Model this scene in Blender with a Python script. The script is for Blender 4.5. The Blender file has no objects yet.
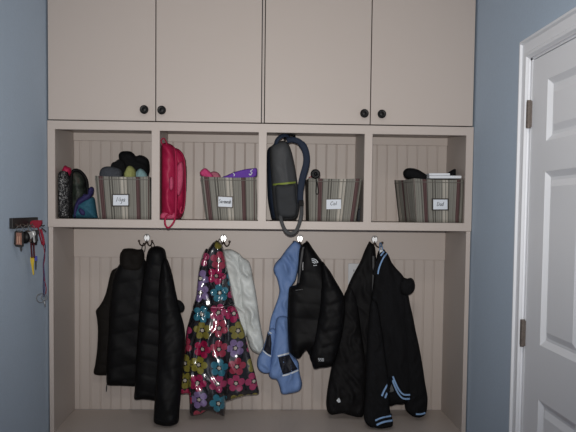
import bpy, bmesh, math, random
import numpy as np
from mathutils import Vector, Matrix
from mathutils.geometry import delaunay_2d_cdt

random.seed(4)
SC = bpy.context.scene
COL = SC.collection
PI = math.pi

# ------------------------------------------------------------------ camera
F = 775.67
PPY = 253.1                      # image row of the optical axis (shifted lens)
CX, CY, CZ = -0.0186, -3.5225, 1.4801
YAW, PIT, ROL = -0.03935, -0.05639, -0.01155
M = (Matrix.Rotation(YAW, 3, 'Z') @ Matrix.Rotation(PIT, 3, 'X')
     @ Matrix(((math.cos(ROL), 0, math.sin(ROL)), (0, 1, 0), (-math.sin(ROL), 0, math.cos(ROL)))))
RIGHT, FWD, UP = M.col[0].copy(), M.col[1].copy(), M.col[2].copy()
CAM = Vector((CX, CY, CZ))
cam = bpy.data.cameras.new('camera')
cam.sensor_width = 36
cam.lens = F * 36 / 576
cam.shift_y = (PPY - 216) / 576
camo = bpy.data.objects.new('camera', cam)
COL.objects.link(camo)
camo.matrix_world = Matrix(((RIGHT.x, UP.x, -FWD.x, CX), (RIGHT.y, UP.y, -FWD.y, CY),
                            (RIGHT.z, UP.z, -FWD.z, CZ), (0, 0, 0, 1)))
SC.camera = camo


def ray(px, py):
    return RIGHT * ((px - 288) / F) + FWD + UP * ((PPY - py) / F)


def at(px, py, y):            # photo position -> point at depth y
    r = ray(px, py)
    return CAM + r * ((y - CY) / r.y)


def atx(px, py, x):           # photo position -> point on a side wall
    r = ray(px, py)
    return CAM + r * ((x - CX) / r.x)


# --------------------------------------------------------------- materials
def mat(name, col, rough=.6, spec=.3, metal=0, bump=0, bscale=60, coat=0, sheen=0, vary=0):
    m = bpy.data.materials.new(name)
    m.use_nodes = True
    nt = m.node_tree
    b = nt.nodes['Principled BSDF']
    b.inputs['Base Color'].default_value = (*col, 1)
    b.inputs['Roughness'].default_value = rough
    b.inputs['Specular IOR Level'].default_value = spec
    b.inputs['Metallic'].default_value = metal
    b.inputs['Coat Weight'].default_value = coat
    b.inputs['Sheen Weight'].default_value = sheen
    if bump or vary:
        tc = nt.nodes.new('ShaderNodeTexCoord')
        no = nt.nodes.new('ShaderNodeTexNoise')
        no.inputs['Scale'].default_value = bscale
        no.inputs['Detail'].default_value = 4
        nt.links.new(tc.outputs['Object'], no.inputs['Vector'])
        if bump:
            bu = nt.nodes.new('ShaderNodeBump')
            bu.inputs['Strength'].default_value = bump
            bu.inputs['Distance'].default_value = .004
            nt.links.new(no.outputs['Fac'], bu.inputs['Height'])
            nt.links.new(bu.outputs['Normal'], b.inputs['Normal'])
        if vary:
            mx = nt.nodes.new('ShaderNodeMix')
            mx.data_type = 'RGBA'
            mx.inputs['A'].default_value = (*[c * (1 - vary) for c in col], 1)
            mx.inputs['B'].default_value = (*[min(1, c * (1 + vary)) for c in col], 1)
            nt.links.new(no.outputs['Fac'], mx.inputs['Factor'])
            nt.links.new(mx.outputs['Result'], b.inputs['Base Color'])
    return m


BEIGE = mat('beige_paint', (.468, .410, .374), .42, .3, bump=.05, bscale=25)
BLUE = mat('blue_wall_paint', (.44, .535, .648), .75, .2, bump=.25, bscale=120, vary=.06)
WHITE = mat('white_gloss_paint', (.80, .82, .86), .38, .4)
CEIL = mat('white_ceiling', (.7, .69, .67), .9, .1)
FLOOR = mat('wood_floor', (.22, .13, .075), .4, .3, bump=.1, bscale=8, vary=.25)
CARC = mat('shade_dark_interior', (.02, .016, .013), .6, .2)  # near-black colour puts the shade into the door gaps; not a wood tone
KNOB = mat('black_knob_metal', (.004, .004, .0045), .4, .14)
SILVER = mat('brushed_nickel', (.62, .62, .62), .3, .5, metal=.7)
BRONZE = mat('bronze_prong', (.09, .065, .055), .4, .5, metal=.5)
HINGE = mat('aged_nickel_hinge', (.15, .125, .11), .5, .4, metal=.5, bump=.4, bscale=200, vary=.4)
BLACK = mat('black_nylon', (.0035, .0034, .0040), .6, .14, bump=.2, bscale=90)
BLACK2 = mat('black_shell_fabric', (.0055, .0052, .0058), .7, .14, bump=.25, bscale=120)
VEST = mat('brown_black_lining', (.0095, .008, .007), .75, .12, bump=.2, bscale=150)
FLEECE = mat('black_fleece', (.008, .008, .009), .9, .1, bump=.5, bscale=260)
GREYZIP = mat('charcoal_zip_tape', (.035, .035, .038), .5, .3)
WHITEJ = mat('pale_grey_nylon', (.58, .61, .60), .45, .35, bump=.2, bscale=60)
BLUEJ = mat('cornflower_blue_nylon', (.135, .22, .43), .55, .25, bump=.25, bscale=60)
NAVY = mat('navy_band_fabric', (.008, .009, .016), .6, .3)
REFL = mat('pale_reflective_piping', (.62, .66, .70), .4, .4)
STRIPE = mat('light_blue_knit', (.23, .37, .60), .8, .2, bump=.5, bscale=300)
CARD = mat('white_card', (.66, .70, .76), .6, .2)
INK = mat('black_ink', (.01, .01, .015), .6, .1)
RED = mat('crimson_backpack_nylon', (.34, .012, .055), .5, .25, bump=.3, bscale=70, vary=.15)
REDP = mat('pink_mesh_pocket', (.45, .06, .13), .6, .3, bump=.8, bscale=160, vary=.3)
RINGM = mat('dull_steel_ring', (.16, .16, .165), .4, .4, metal=.5)
GREYK = mat('dark_pocket_mesh', (.030, .032, .035), .7, .2, bump=.6, bscale=260)
GREYP = mat('charcoal_backpack_fabric', (.055, .057, .060), .65, .25, bump=.4, bscale=220, vary=.2)
NAVYP = mat('navy_backpack_fabric', (.012, .019, .036), .65, .25, bump=.4, bscale=200)
STRAPB = mat('navy_strap_webbing', (.016, .024, .044), .7, .2, bump=.5, bscale=260)
LIME = mat('lime_piping', (.20, .25, .045), .6, .2)
TEAL = mat('teal_cloth', (.02, .085, .125), .7, .25, bump=.3, bscale=80, vary=.3)
PURPLE = mat('purple_felt', (.13, .05, .33), .8, .2, bump=.3, bscale=150)
DPURPLE = mat('dark_indigo_cloth', (.022, .018, .075), .7, .25, bump=.3, bscale=80)
GREYC = mat('slate_knit', (.055, .06, .07), .9, .1, bump=.8, bscale=150, vary=.3)
OLIVE = mat('pale_olive_knit', (.26, .27, .10), .9, .1, bump=.8, bscale=150, vary=.2)
AQUA = mat('pale_aqua_knit', (.22, .36, .38), .9, .1, bump=.8, bscale=150, vary=.2)
PINKK = mat('pink_knit', (.50, .06, .17), .9, .1, bump=.8, bscale=150, vary=.25)
ROSE = mat('dusty_rose_knit', (.42, .14, .19), .9, .1, bump=.8, bscale=150, vary=.2)
PAPER = mat('white_paper', (.68, .70, .74), .6, .2)
REDL = mat('red_lanyard', (.21, .010, .026), .6, .2, bump=.4, bscale=200)
YELLOW = mat('yellow_tag', (.50, .36, .03), .5, .3)
PHOTO = mat('brown_photo_print', (.22, .11, .08), .3, .4, bump=.1, bscale=60, vary=.7)
BLUET = mat('blue_tag', (.05, .06, .30), .5, .3)
PLASTIC = mat('ivory_plastic', (.52, .53, .55), .4, .4)
SLOT = mat('dark_slot', (.03, .03, .03), .6, .2)
RACKM = mat('black_rack_wood', (.011, .010, .010), .5, .3)


def speckle():
    m = mat('black_white_speckled_cloth', (.01, .01, .012), .6, .25)
    nt = m.node_tree
    tc = nt.nodes.new('ShaderNodeTexCoord')
    no = nt.nodes.new('ShaderNodeTexNoise')
    no.inputs['Scale'].default_value = 120
    no.inputs['Detail'].default_value = 1.5
    no.inputs['Distortion'].default_value = 1.2
    r = nt.nodes.new('ShaderNodeValToRGB')
    r.color_ramp.interpolation = 'CONSTANT'
    r.color_ramp.elements[0].color = (.008, .008, .01, 1)
    r.color_ramp.elements[1].position = .565
    r.color_ramp.elements[1].color = (.24, .24, .24, 1)
    nt.links.new(tc.outputs['Object'], no.inputs['Vector'])
    nt.links.new(no.outputs['Fac'], r.inputs['Fac'])
    nt.links.new(r.outputs['Color'], nt.nodes['Principled BSDF'].inputs['Base Color'])
    return m


SPECK = speckle()


def mesh_mat():
    m = mat('black_iridescent_mesh', (.02, .02, .02), .5, .3, bump=.5, bscale=200)
    nt = m.node_tree
    tc = nt.nodes.new('ShaderNodeTexCoord')
    no = nt.nodes.new('ShaderNodeTexNoise')
    no.inputs['Scale'].default_value = 28
    no.inputs['Detail'].default_value = 6
    r = nt.nodes.new('ShaderNodeValToRGB')
    r.color_ramp.elements[0].color = (.006, .006, .006, 1)
    r.color_ramp.elements[0].position = .35
    r.color_ramp.elements[1].position = .75
    r.color_ramp.elements[1].color = (.11, .085, .075, 1)
    e = r.color_ramp.elements.new(.55)
    e.color = (.03, .04, .032, 1)
    nt.links.new(tc.outputs['Object'], no.inputs['Vector'])
    nt.links.new(no.outputs['Fac'], r.inputs['Fac'])
    nt.links.new(r.outputs['Color'], nt.nodes['Principled BSDF'].inputs['Base Color'])
    return m


MESHM = mesh_mat()


def flower_mat():
    m = bpy.data.materials.new('glossy_flower_print')
    m.use_nodes = True
    nt = m.node_tree
    L = nt.links.new
    b = nt.nodes['Principled BSDF']
    b.inputs['Roughness'].default_value = .17
    b.inputs['Specular IOR Level'].default_value = .8
    b.inputs['Coat Weight'].default_value = .4
    b.inputs['Coat Roughness'].default_value = .08

    def N(t, **k):
        n = nt.nodes.new(t)
        for a, v in k.items():
            setattr(n, a, v)
        return n

    def mth(op, a, bb=None, c=None):
        n = N('ShaderNodeMath', operation=op)
        for i, v in enumerate((a, bb, c)):
            if v is None:
                continue
            if isinstance(v, (int, float)):
                n.inputs[i].default_value = v
            else:
                L(v, n.inputs[i])
        return n.outputs[0]
    uv = N('ShaderNodeTexCoord')
    sx = N('ShaderNodeSeparateXYZ')
    L(uv.outputs['Object'], sx.inputs[0])
    cb = N('ShaderNodeCombineXYZ')
    L(sx.outputs['X'], cb.inputs['X'])
    L(sx.outputs['Z'], cb.inputs['Y'])
    sc = N('ShaderNodeVectorMath', operation='SCALE')
    sc.inputs['Scale'].default_value = 11.6
    L(cb.outputs[0], sc.inputs[0])
    vo = N('ShaderNodeTexVoronoi', voronoi_dimensions='2D', feature='F1')
    vo.inputs['Scale'].default_value = 1
    vo.inputs['Randomness'].default_value = .3
    L(sc.outputs[0], vo.inputs['Vector'])
    df = N('ShaderNodeVectorMath', operation='SUBTRACT')
    L(sc.outputs[0], df.inputs[0])
    L(vo.outputs['Position'], df.inputs[1])
    ds = N('ShaderNodeSeparateXYZ')
    L(df.outputs[0], ds.inputs[0])
    ang = mth('ARCTAN2', ds.outputs['Y'], ds.outputs['X'])
    cs = N('ShaderNodeSeparateColor')
    L(vo.outputs['Color'], cs.inputs[0])
    ang = mth('ADD', ang, mth('MULTIPLY', cs.outputs['Green'], 6.28))
    # five round petals: fold the angle into one petal and measure to its centre
    seg = 2 * PI / 5.
    t = mth('SUBTRACT', mth('MODULO', mth('ADD', ang, 40 * PI / 5. * 2), seg), seg / 2)
    r = vo.outputs['Distance']
    lx = mth('SUBTRACT', mth('MULTIPLY', r, mth('COSINE', t)), .32)
    ly = mth('MULTIPLY', r, mth('SINE', t))
    pd = mth('SQRT', mth('ADD', mth('MULTIPLY', lx, lx), mth('MULTIPLY', mth('MULTIPLY', ly, ly), 1.0)))
    petal = mth('LESS_THAN', pd, .19)
    inner = mth('LESS_THAN', r, .09)
    eye = mth('LESS_THAN', r, .125)
    rp = N('ShaderNodeValToRGB')
    rp.color_ramp.interpolation = 'CONSTANT'
    cols = [(.30, .012, .07), (.03, .15, .22), (.20, .175, .03), (.17, .115, .25), (.30, .035, .10), (.28, .03, .06),
            (.025, .14, .20), (.18, .155, .03), (.28, .008, .05)]
    el = rp.color_ramp.elements
    el[0].color = (*cols[0], 1)
    el[1].position = .115
    el[1].color = (*cols[1], 1)
    for i in range(2, len(cols)):
        e = el.new(i * .111 + .004)
        e.color = (*cols[i], 1)
    L(cs.outputs['Red'], rp.inputs['Fac'])

    def mix(f, A, B):
        x = N('ShaderNodeMix', data_type='RGBA')
        L(f, x.inputs['Factor'])
        for k, v in (('A', A), ('B', B)):
            if isinstance(v, tuple):
                x.inputs[k].default_value = (*v, 1)
            else:
                L(v, x.inputs[k])
        return x.outputs['Result']
    c = mix(petal, (.012, .011, .014), rp.outputs['Color'])
    c = mix(eye, c, (.012, .011, .014))
    c = mix(inner, c, (.42, .38, .33))
    L(c, b.inputs['Base Color'])
    return m


FLOWER = flower_mat()


def stripe_mat(name, off, flip=False):
    """woven vertical stripes along the u direction of the basket's wall"""
    m = bpy.data.materials.new(name)
    m.use_nodes = True
    nt = m.node_tree
    L = nt.links.new
    b = nt.nodes['Principled BSDF']
    b.inputs['Roughness'].default_value = .85
    b.inputs['Specular IOR Level'].default_value = .15
    uv = nt.nodes.new('ShaderNodeUVMap')
    sx = nt.nodes.new('ShaderNodeSeparateXYZ')
    L(uv.outputs[0], sx.inputs[0])
    ad = nt.nodes.new('ShaderNodeMath')
    ad.operation = 'ADD'
    ad.inputs[1].default_value = off
    L(sx.outputs['X'], ad.inputs[0])
    fr = nt.nodes.new('ShaderNodeMath')
    fr.operation = 'FRACT'
    L(ad.outputs[0], fr.inputs[0])
    rp = nt.nodes.new('ShaderNodeValToRGB')
    rp.color_ramp.interpolation = 'CONSTANT'
    G, D, Wd, C, Lt = (.205, .198, .175), (.085, .08, .07), (.095, .055, .055), (.43, .40, .35), (.27, .26, .23)
    seq = [(0, G), (.115, D), (.13, G), (.15, Wd), (.21, D), (.225, G), (.30, D), (.315, G), (.335, D), (.35, G), (.42, Lt),
           (.435, G), (.465, C), (.505, G), (.525, C), (.555, D), (.57, G), (.69, Wd), (.75, D), (.762, G),
           (.82, Lt), (.835, G), (.875, Wd), (.89, Lt), (.91, G)]
    el = rp.color_ramp.elements
    el[0].color = (*seq[0][1], 1)
    el[1].position = seq[1][0]
    el[1].color = (*seq[1][1], 1)
    for p, c in seq[2:]:
        e = el.new(p)
        e.color = (*c, 1)
    L(fr.outputs[0], rp.inputs['Fac'])
    # weave noise: fine bump and slight colour change
    tc = nt.nodes.new('ShaderNodeTexCoord')
    no = nt.nodes.new('ShaderNodeTexNoise')
    no.inputs['Scale'].default_value = 300
    L(tc.outputs['Object'], no.inputs['Vector'])
    bu = nt.nodes.new('ShaderNodeBump')
    bu.inputs['Strength'].default_value = .3
    bu.inputs['Distance'].default_value = .003
    L(no.outputs['Fac'], bu.inputs['Height'])
    L(bu.outputs['Normal'], b.inputs['Normal'])
    # thin darker and lighter warp threads
    n1 = nt.nodes.new('ShaderNodeTexNoise')
    n1.noise_dimensions = '1D'
    n1.inputs['Scale'].default_value = 75
    n1.inputs['Detail'].default_value = 1
    L(fr.outputs[0], n1.inputs['W'])
    mr = nt.nodes.new('ShaderNodeMapRange')
    mr.inputs['From Min'].default_value = .3
    mr.inputs['From Max'].default_value = .7
    mr.inputs['To Min'].default_value = .62
    mr.inputs['To Max'].default_value = 1.3
    L(n1.outputs['Fac'], mr.inputs['Value'])
    vm = nt.nodes.new('ShaderNodeVectorMath')
    vm.operation = 'SCALE'
    L(rp.outputs['Color'], vm.inputs[0])
    L(mr.outputs['Result'], vm.inputs['Scale'])
    L(vm.outputs[0], b.inputs['Base Color'])
    return m


# ------------------------------------------------------------ mesh helpers
ORI = {}


def obj(name, bm, m, parent=None, loc=None, smooth=False):
    if parent is not None:
        o0 = ORI[parent.name]
    elif loc is not None:
        o0 = Vector(loc)
    else:
        xs = [v.co.x for v in bm.verts]; ys = [v.co.y for v in bm.verts]; zs = [v.co.z for v in bm.verts]
        o0 = Vector(((min(xs) + max(xs)) / 2, (min(ys) + max(ys)) / 2, min(zs)))
    for v in bm.verts:
        v.co -= o0
    me = bpy.data.meshes.new(name)
    bm.normal_update()
    bm.to_mesh(me)
    bm.free()
    me.materials.append(m)
    if smooth:
        for p in me.polygons:
            p.use_smooth = True
    o = bpy.data.objects.new(name, me)
    COL.objects.link(o)
    if parent is not None:
        o.parent = parent
    else:
        o.location = o0
    ORI[o.name] = o0
    return o


def thing(name, label, cat, loc, group=None):
    o = bpy.data.objects.new(name, None)
    o.empty_display_size = .05
    COL.objects.link(o)
    o.location = loc
    ORI[o.name] = Vector(loc)
    o['label'] = label
    o['category'] = cat
    if group:
        o['group'] = group
    return o


def tag(o, label, cat, group=None):
    o['label'] = label
    o['category'] = cat
    if group:
        o['group'] = group
    return o


def struct(name, bm, m, parent=None):
    o = obj(name, bm, m, parent)
    if parent is None:
        o['kind'] = 'structure'
    return o


def box(bm, x0, x1, y0, y1, z0, z1, bev=0):
    r = bmesh.ops.create_cube(bm, size=1)
    vs = r['verts']
    bmesh.ops.scale(bm, vec=(x1 - x0, y1 - y0, z1 - z0), verts=vs)
    bmesh.ops.translate(bm, vec=((x0 + x1) / 2, (y0 + y1) / 2, (z0 + z1) / 2), verts=vs)
    if bev:
        es = list({e for v in vs for e in v.link_edges})
        bmesh.ops.bevel(bm, geom=es, offset=bev, segments=2, affect='EDGES', profile=.6)
    return bm


def B():
    return bmesh.new()


def catmull(pts, closed, step):
    P = [Vector(p) for p in pts]
    n = len(P)
    out = []
    rng = n if closed else n - 1
    for i in range(rng):
        if closed:
            a, b, c, d = P[(i - 1) % n], P[i], P[(i + 1) % n], P[(i + 2) % n]
        else:
            a, b, c, d = P[max(i - 1, 0)], P[i], P[i + 1], P[min(i + 2, n - 1)]
        k = max(1, int(math.ceil((c - b).length / step)))
        # centripetal-like damping keeps corners from overshooting
        t1 = (c - a) * .5
        t2 = (d - b) * .5
        ln = (c - b).length
        if t1.length > ln:
            t1 = t1.normalized() * ln
        if t2.length > ln:
            t2 = t2.normalized() * ln
        for j in range(k):
            t = j / k
            h1 = 2 * t**3 - 3 * t**2 + 1; h2 = t**3 - 2 * t**2 + t
            h3 = -2 * t**3 + 3 * t**2; h4 = t**3 - t**2
            out.append(b * h1 + t1 * h2 + c * h3 + t2 * h4)
    if not closed:
        out.append(P[-1].copy())
    return out


def tube(bm, pts, rad, seg=8, closed=False, flat=1.0, step=None, flatdir=None):
    """round (or flattened: strap) tube along points; rad number or list"""
    if step:
        pts = catmull(pts, closed, step)
    P = [Vector(p) for p in pts]
    n = len(P)
    rings = []
    up = None
    for i in range(n):
        if closed:
            t = P[(i + 1) % n] - P[i - 1]
        else:
            t = P[min(i + 1, n - 1)] - P[max(i - 1, 0)]
        if t.length < 1e-9:
            t = Vector((0, 0, 1))
        t.normalize()
        if flatdir is not None:
            b = Vector(flatdir)
            b = b - t * b.dot(t)
            if b.length < 1e-5:
                b = t.orthogonal()
            b.normalize()
        else:
            if up is None:
                up = t.orthogonal().normalized()
            b = up - t * up.dot(t)
            b.normalize()
            up = b
        s = t.cross(b)
        r = rad[i * (len(rad) - 1) // max(1, n - 1)] if isinstance(rad, (list, tuple)) else rad
        ring = []
        for k in range(seg):
            a = 2 * PI * k / seg
            ring.append(bm.verts.new(P[i] + s * (r * math.cos(a)) + b * (r * flat * math.sin(a))))
        rings.append(ring)
    m = n if closed else n - 1
    for i in range(m):
        A, C = rings[i], rings[(i + 1) % n]
        for k in range(seg):
            bm.faces.new((A[k], A[(k + 1) % seg], C[(k + 1) % seg], C[k]))
    if not closed:
        bm.faces.new(list(reversed(rings[0])))
        bm.faces.new(rings[-1])
    return bm


def lathe(bm, prof, c, axis='Y', seg=20):
    """profile of (radius, along axis) turned about an axis through c"""
    c = Vector(c)
    rings = []
    for r, h in prof:
        ring = []
        for k in range(seg):
            a = 2 * PI * k / seg
            u, v = max(r, 1e-5) * math.cos(a), max(r, 1e-5) * math.sin(a)
            co = {'Y': (u, h, v), 'Z': (u, v, h), 'X': (h, u, v)}[axis]
            ring.append(bm.verts.new(c + Vector(co)))
        rings.append(ring)
    for A, C in zip(rings, rings[1:]):
        for k in range(seg):
            bm.faces.new((A[k], A[(k + 1) % seg], C[(k + 1) % seg], C[k]))
    bm.faces.new(rings[0]); bm.faces.new(rings[-1])
    bmesh.ops.recalc_face_normals(bm, faces=bm.faces)
    return bm


# ---- soft goods: a closed padded body between a front and a back surface
def pxpoly(px, y):
    return [at(a, b, y) for a, b in px]


CLIP = [None, None, None]        # lowest z, least x, greatest x a soft body may reach


def soft(name, px, y, tf, tb, m, parent, R=.04, fold=None, res=.008, power=2.0):
    if isinstance(y, tuple):                 # leans: (depth at its top, depth at its bottom)
        lo_, hi_ = min(b for a, b in px), max(b for a, b in px)
        W = [at(a, b, y[0] + (y[1] - y[0]) * (b - lo_) / (hi_ - lo_)) for a, b in px]
        zt_, zb_ = max(p.z for p in W), min(p.z for p in W)
        yfun = lambda z: y[0] + (y[1] - y[0]) * (zt_ - z) / (zt_ - zb_)
    else:
        W = pxpoly(px, y)
        yfun = lambda z: y + 0 * z
    for p in W:
        if CLIP[0] is not None: p.z = max(p.z, CLIP[0])
        if CLIP[1] is not None: p.x = max(p.x, CLIP[1])
        if CLIP[2] is not None: p.x = min(p.x, CLIP[2])
    poly = catmull([(p.x, p.z, 0) for p in W], True, res)
    Q = np.array([(p.x, p.y) for p in poly])
    if CLIP[0] is not None: Q[:, 1] = np.maximum(Q[:, 1], CLIP[0])
    if CLIP[1] is not None: Q[:, 0] = np.maximum(Q[:, 0], CLIP[1])
    if CLIP[2] is not None: Q[:, 0] = np.minimum(Q[:, 0], CLIP[2])
    # drop near-duplicate points
    keep = [0]
    for i in range(1, len(Q)):
        if np.hypot(*(Q[i] - Q[keep[-1]])) > res * .3:
            keep.append(i)
    Q = Q[keep]
    n = len(Q)
    x0, z0 = Q.min(0); x1, z1 = Q.max(0)
    gx = np.arange(x0, x1, res); gz = np.arange(z0, z1, res * .87)
    X, Z = np.meshgrid(gx, gz)
    X = X + (np.arange(len(gz)) % 2)[:, None] * res * .5
    G = np.stack([X.ravel(), Z.ravel()], 1)

    def inside(Pn):
        c = np.zeros(len(Pn), bool)
        j = n - 1
        for i in range(n):
            xi, zi = Q[i]; xj, zj = Q[j]
            cond = ((zi > Pn[:, 1]) != (zj > Pn[:, 1]))
            with np.errstate(divide='ignore', invalid='ignore'):
                xx = (xj - xi) * (Pn[:, 1] - zi) / (zj - zi + 1e-12) + xi
            c ^= cond & (Pn[:, 0] < xx)
            j = i
        return c

    def dist(Pn):
        dmin = np.full(len(Pn), 1e9)
        for i in range(n):
            a = Q[i]; b = Q[(i + 1) % n]
            ab = b - a
            t = np.clip(((Pn - a) @ ab) / (ab @ ab + 1e-12), 0, 1)
            pr = a + t[:, None] * ab
            dmin = np.minimum(dmin, np.hypot(*(Pn - pr).T))
        return dmin
    G = G[inside(G)]
    if len(G):
        G = G[dist(G) > res * .55]
    V = np.vstack([Q, G]) if len(G) else Q
    r = delaunay_2d_cdt([Vector(v) for v in V], [], [list(range(n))], 1, 1e-6)
    vs, fs = r[0], r[2]
    P = np.array([(v.x, v.y) for v in vs])
    d = dist(P)
    rim = d < 1e-5
    t = np.clip(d / R, 0, 1)
    prof = (1 - (1 - t) ** power) ** (1 / power)
    f = np.zeros(len(P)) if fold is None else fold(P[:, 0], P[:, 1])
    edge = np.clip(d / (res * 3.5), 0, 1)
    yl = yfun(P[:, 1])
    yf = yl - tf * prof - f * edge
    yb = yl + tb * prof
    yf = np.minimum(yf, yb - .001)
    bm = B()
    A = []; C = []
    for i in range(len(P)):
        if rim[i]:
            v = bm.verts.new((P[i, 0], yl[i], P[i, 1])); A.append(v); C.append(v)
        else:
            A.append(bm.verts.new((P[i, 0], yf[i], P[i, 1])))
            C.append(bm.verts.new((P[i, 0], yb[i], P[i, 1])))
    for tr in fs:
        try:
            bm.faces.new([A[i] for i in tr])
        except ValueError:
            pass
        try:
            bm.faces.new([C[i] for i in reversed(tr)])
        except ValueError:
            pass
    bmesh.ops.recalc_face_normals(bm, faces=bm.faces)
    return obj(name, bm, m, parent, smooth=True)


def radial(px, n, A, ph=0., y=.3, r0=.2):
    c = at(px[0], px[1], y)

    def f(x, z):
        a = np.arctan2(x - c.x, c.z - z + .03)
        r = np.hypot(x - c.x, z - c.z)
        return A * np.clip(r / r0, 0, 1) * (np.sin(n * a + ph) + .45 * np.sin(2.3 * n * a + 1.7 * ph + 1 + 3 * r))
    return f


def quilt(h, A, slope=0., ph=0.):
    return lambda x, z: A * (np.abs(np.sin(PI * (z + slope * x + ph) / h)) ** .45 - .6)


def bumps(A, s, seed):
    g = np.random.RandomState(seed)
    K = [(g.uniform(-1, 1), g.uniform(-1, 1), g.uniform(0, 6.3), g.uniform(.5, 1)) for _ in range(9)]

    def f(x, z):
        o = 0
        for i, (a, b, p, w) in enumerate(K):
            o = o + w * np.sin((a * x + b * z) * 2 * PI / s * (1 + .3 * i) + p) / (1 + .35 * i)
        return A * o / 2.2
    return f


def crease(s, A, ang=0., seed=1, warp=.35, k=1.6):
    """sharp-crested wandering folds running along direction ang (0 = hanging straight down)"""
    g = np.random.RandomState(seed)
    p = g.uniform(0, 6.3, 6)
    ca, sa = math.cos(ang), math.sin(ang)

    def f(x, z):
        u = x * ca + z * sa
        v = -x * sa + z * ca
        w = u + warp * s * (np.sin(v / s * .9 + p[0]) + .6 * np.sin(v / s * 2.1 + u / s + p[1]))
        r = (1 - np.abs(np.sin(PI * w / s + p[2]))) ** k
        m = .55 + .45 * np.sin(v / s * 1.3 + u / s * .7 + p[3])
        r2 = (1 - np.abs(np.sin(PI * w / s * .57 + v / s * .8 + p[4]))) ** (k + .5)
        return A * (r * m + .6 * r2 - .35)
    return f


def add(*fs):
    return lambda x, z: sum(f(x, z) for f in fs)


def on_front(o, px, lift):
    """height of a soft body's front under a photo position (for trims laid on it)"""
    return None


from mathutils.bvhtree import BVHTree


def front_fn(*objs):
    """returns f(px,py) -> point on the nearest front surface of the given bodies along the hanging plane"""
    trees = []
    for o in objs:
        o0 = ORI[o.name]
        me = o.data
        trees.append(BVHTree.FromPolygons([v.co + o0 for v in me.vertices], [list(p.vertices) for p in me.polygons]))

    def f(px, py, lift=.003, dy=.3):
        r = ray(px, py)
        best = None
        for t in trees:
            h = t.ray_cast(CAM, r.normalized())
            if h[0] is not None and (best is None or h[3] < best[1]):
                best = (h[0], h[3])
        p = best[0] if best else at(px, py, dy)
        return p - Vector((0, lift, 0))
    return f


def ribbon(bm, pts, w, th, step=.006):
    """flat band following points, width w in the xz plane, thickness th towards the viewer"""
    P = catmull(pts, False, step)
    rows = []
    for i, p in enumerate(P):
        t = P[min(i + 1, len(P) - 1)] - P[max(i - 1, 0)]
        s = Vector((t.z, 0, -t.x))
        if s.length < 1e-9:
            s = Vector((1, 0, 0))
        s.normalize()
        s *= w / 2
        y = Vector((0, th, 0))
        rows.append([bm.verts.new(p - s + y), bm.verts.new(p - s * .8 - y * .3), bm.verts.new(p + s * .8 - y * .3), bm.verts.new(p + s + y)])
    for A, C in zip(rows, rows[1:]):
        for k in range(4):
            bm.faces.new((A[k], A[(k + 1) % 4], C[(k + 1) % 4], C[k]))
    bm.faces.new(rows[0]); bm.faces.new(list(reversed(rows[-1])))
    bmesh.ops.recalc_face_normals(bm, faces=bm.faces)
    return bm


def patch(bm, fr, px, lift=.003, th=.003):
    """thin raised patch whose outline lies on a garment's front surface"""
    cx = sum(p[0] for p in px) / len(px); cy = sum(p[1] for p in px) / len(px)
    n = len(px)
    # subdivide the outline, then two rings and a centre so that the patch follows the cloth
    O = []
    for i in range(n):
        a, b = px[i], px[(i + 1) % n]
        k = max(1, int(math.hypot(b[0] - a[0], b[1] - a[1]) / 1.2))
        for j in range(k):
            O.append((a[0] + (b[0] - a[0]) * j / k, a[1] + (b[1] - a[1]) * j / k))
    rings = []
    base = [bm.verts.new(fr(a, b, -.001)) for a, b in O]
    rings.append(base)
    for s in (1, .75, .5, .25):
        rings.append([bm.verts.new(fr(cx + (a - cx) * s, cy + (b - cy) * s, lift)) for a, b in O])
    c = bm.verts.new(fr(cx, cy, lift))
    m = len(O)
    for A, C in zip(rings, rings[1:]):
        for k in range(m):
            bm.faces.new((A[k], A[(k + 1) % m], C[(k + 1) % m], C[k]))
    for k in range(m):
        bm.faces.new((rings[-1][k], rings[-1][(k + 1) % m], c))
    bmesh.ops.recalc_face_normals(bm, faces=bm.faces)
    return bm


# ------------------------------------------------------------ room shell
ZD, ZOT, ZOB, ZBB, ZB = 1.8680, 1.8249, 1.4261, 1.3887, .4535
HO, HI, SI = .9604, .9267, .9366
LI, LO = .9375, .9570
PITCH = .48
DEP = .405
WL = .9635
CEILZ = 2.66
ROOM_Y = -3.9

struct('floor', box(B(), -1.1, 1.1, ROOM_Y, .53, -.06, 0), FLOOR)
struct('ceiling', box(B(), -1.1, 1.1, ROOM_Y, .53, CEILZ, CEILZ + .06), CEIL)
struct('wall_left', box(B(), -1.09, -WL, ROOM_Y, .44, 0, CEILZ), BLUE)
struct('wall_back', box(B(), -1.09, 1.09, .44, .53, 0, CEILZ), BLUE)

# door on the right wall: positions from the photo on the wall plane
CASX = WL - .018
yc0 = atx(520, 43, CASX).y                 # far edge of the casing
zc1 = atx(518.4, 43, CASX).z                 # top of the head casing
CW = .075
yd0 = yc0 - CW - .022                        # hinge edge of the door leaf
zd1 = zc1 - CW - .012
_pa, _pb = atx(546, 141, WL), atx(584.5, 152, WL)
DW = 2 * (yd0 - _pa.y) + 2 * (_pa.y - _pb.y) + .10
yd1 = yd0 - DW
w = B()
box(w, WL, 1.09, yd0 + .016, .44, 0, CEILZ)
box(w, WL, 1.09, ROOM_Y, yd1 - .016, 0, CEILZ)
box(w, WL, 1.09, yd1 - .016, yd0 + .016, zd1 + .016, CEILZ)
struct('wall_right', w, BLUE)


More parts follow.
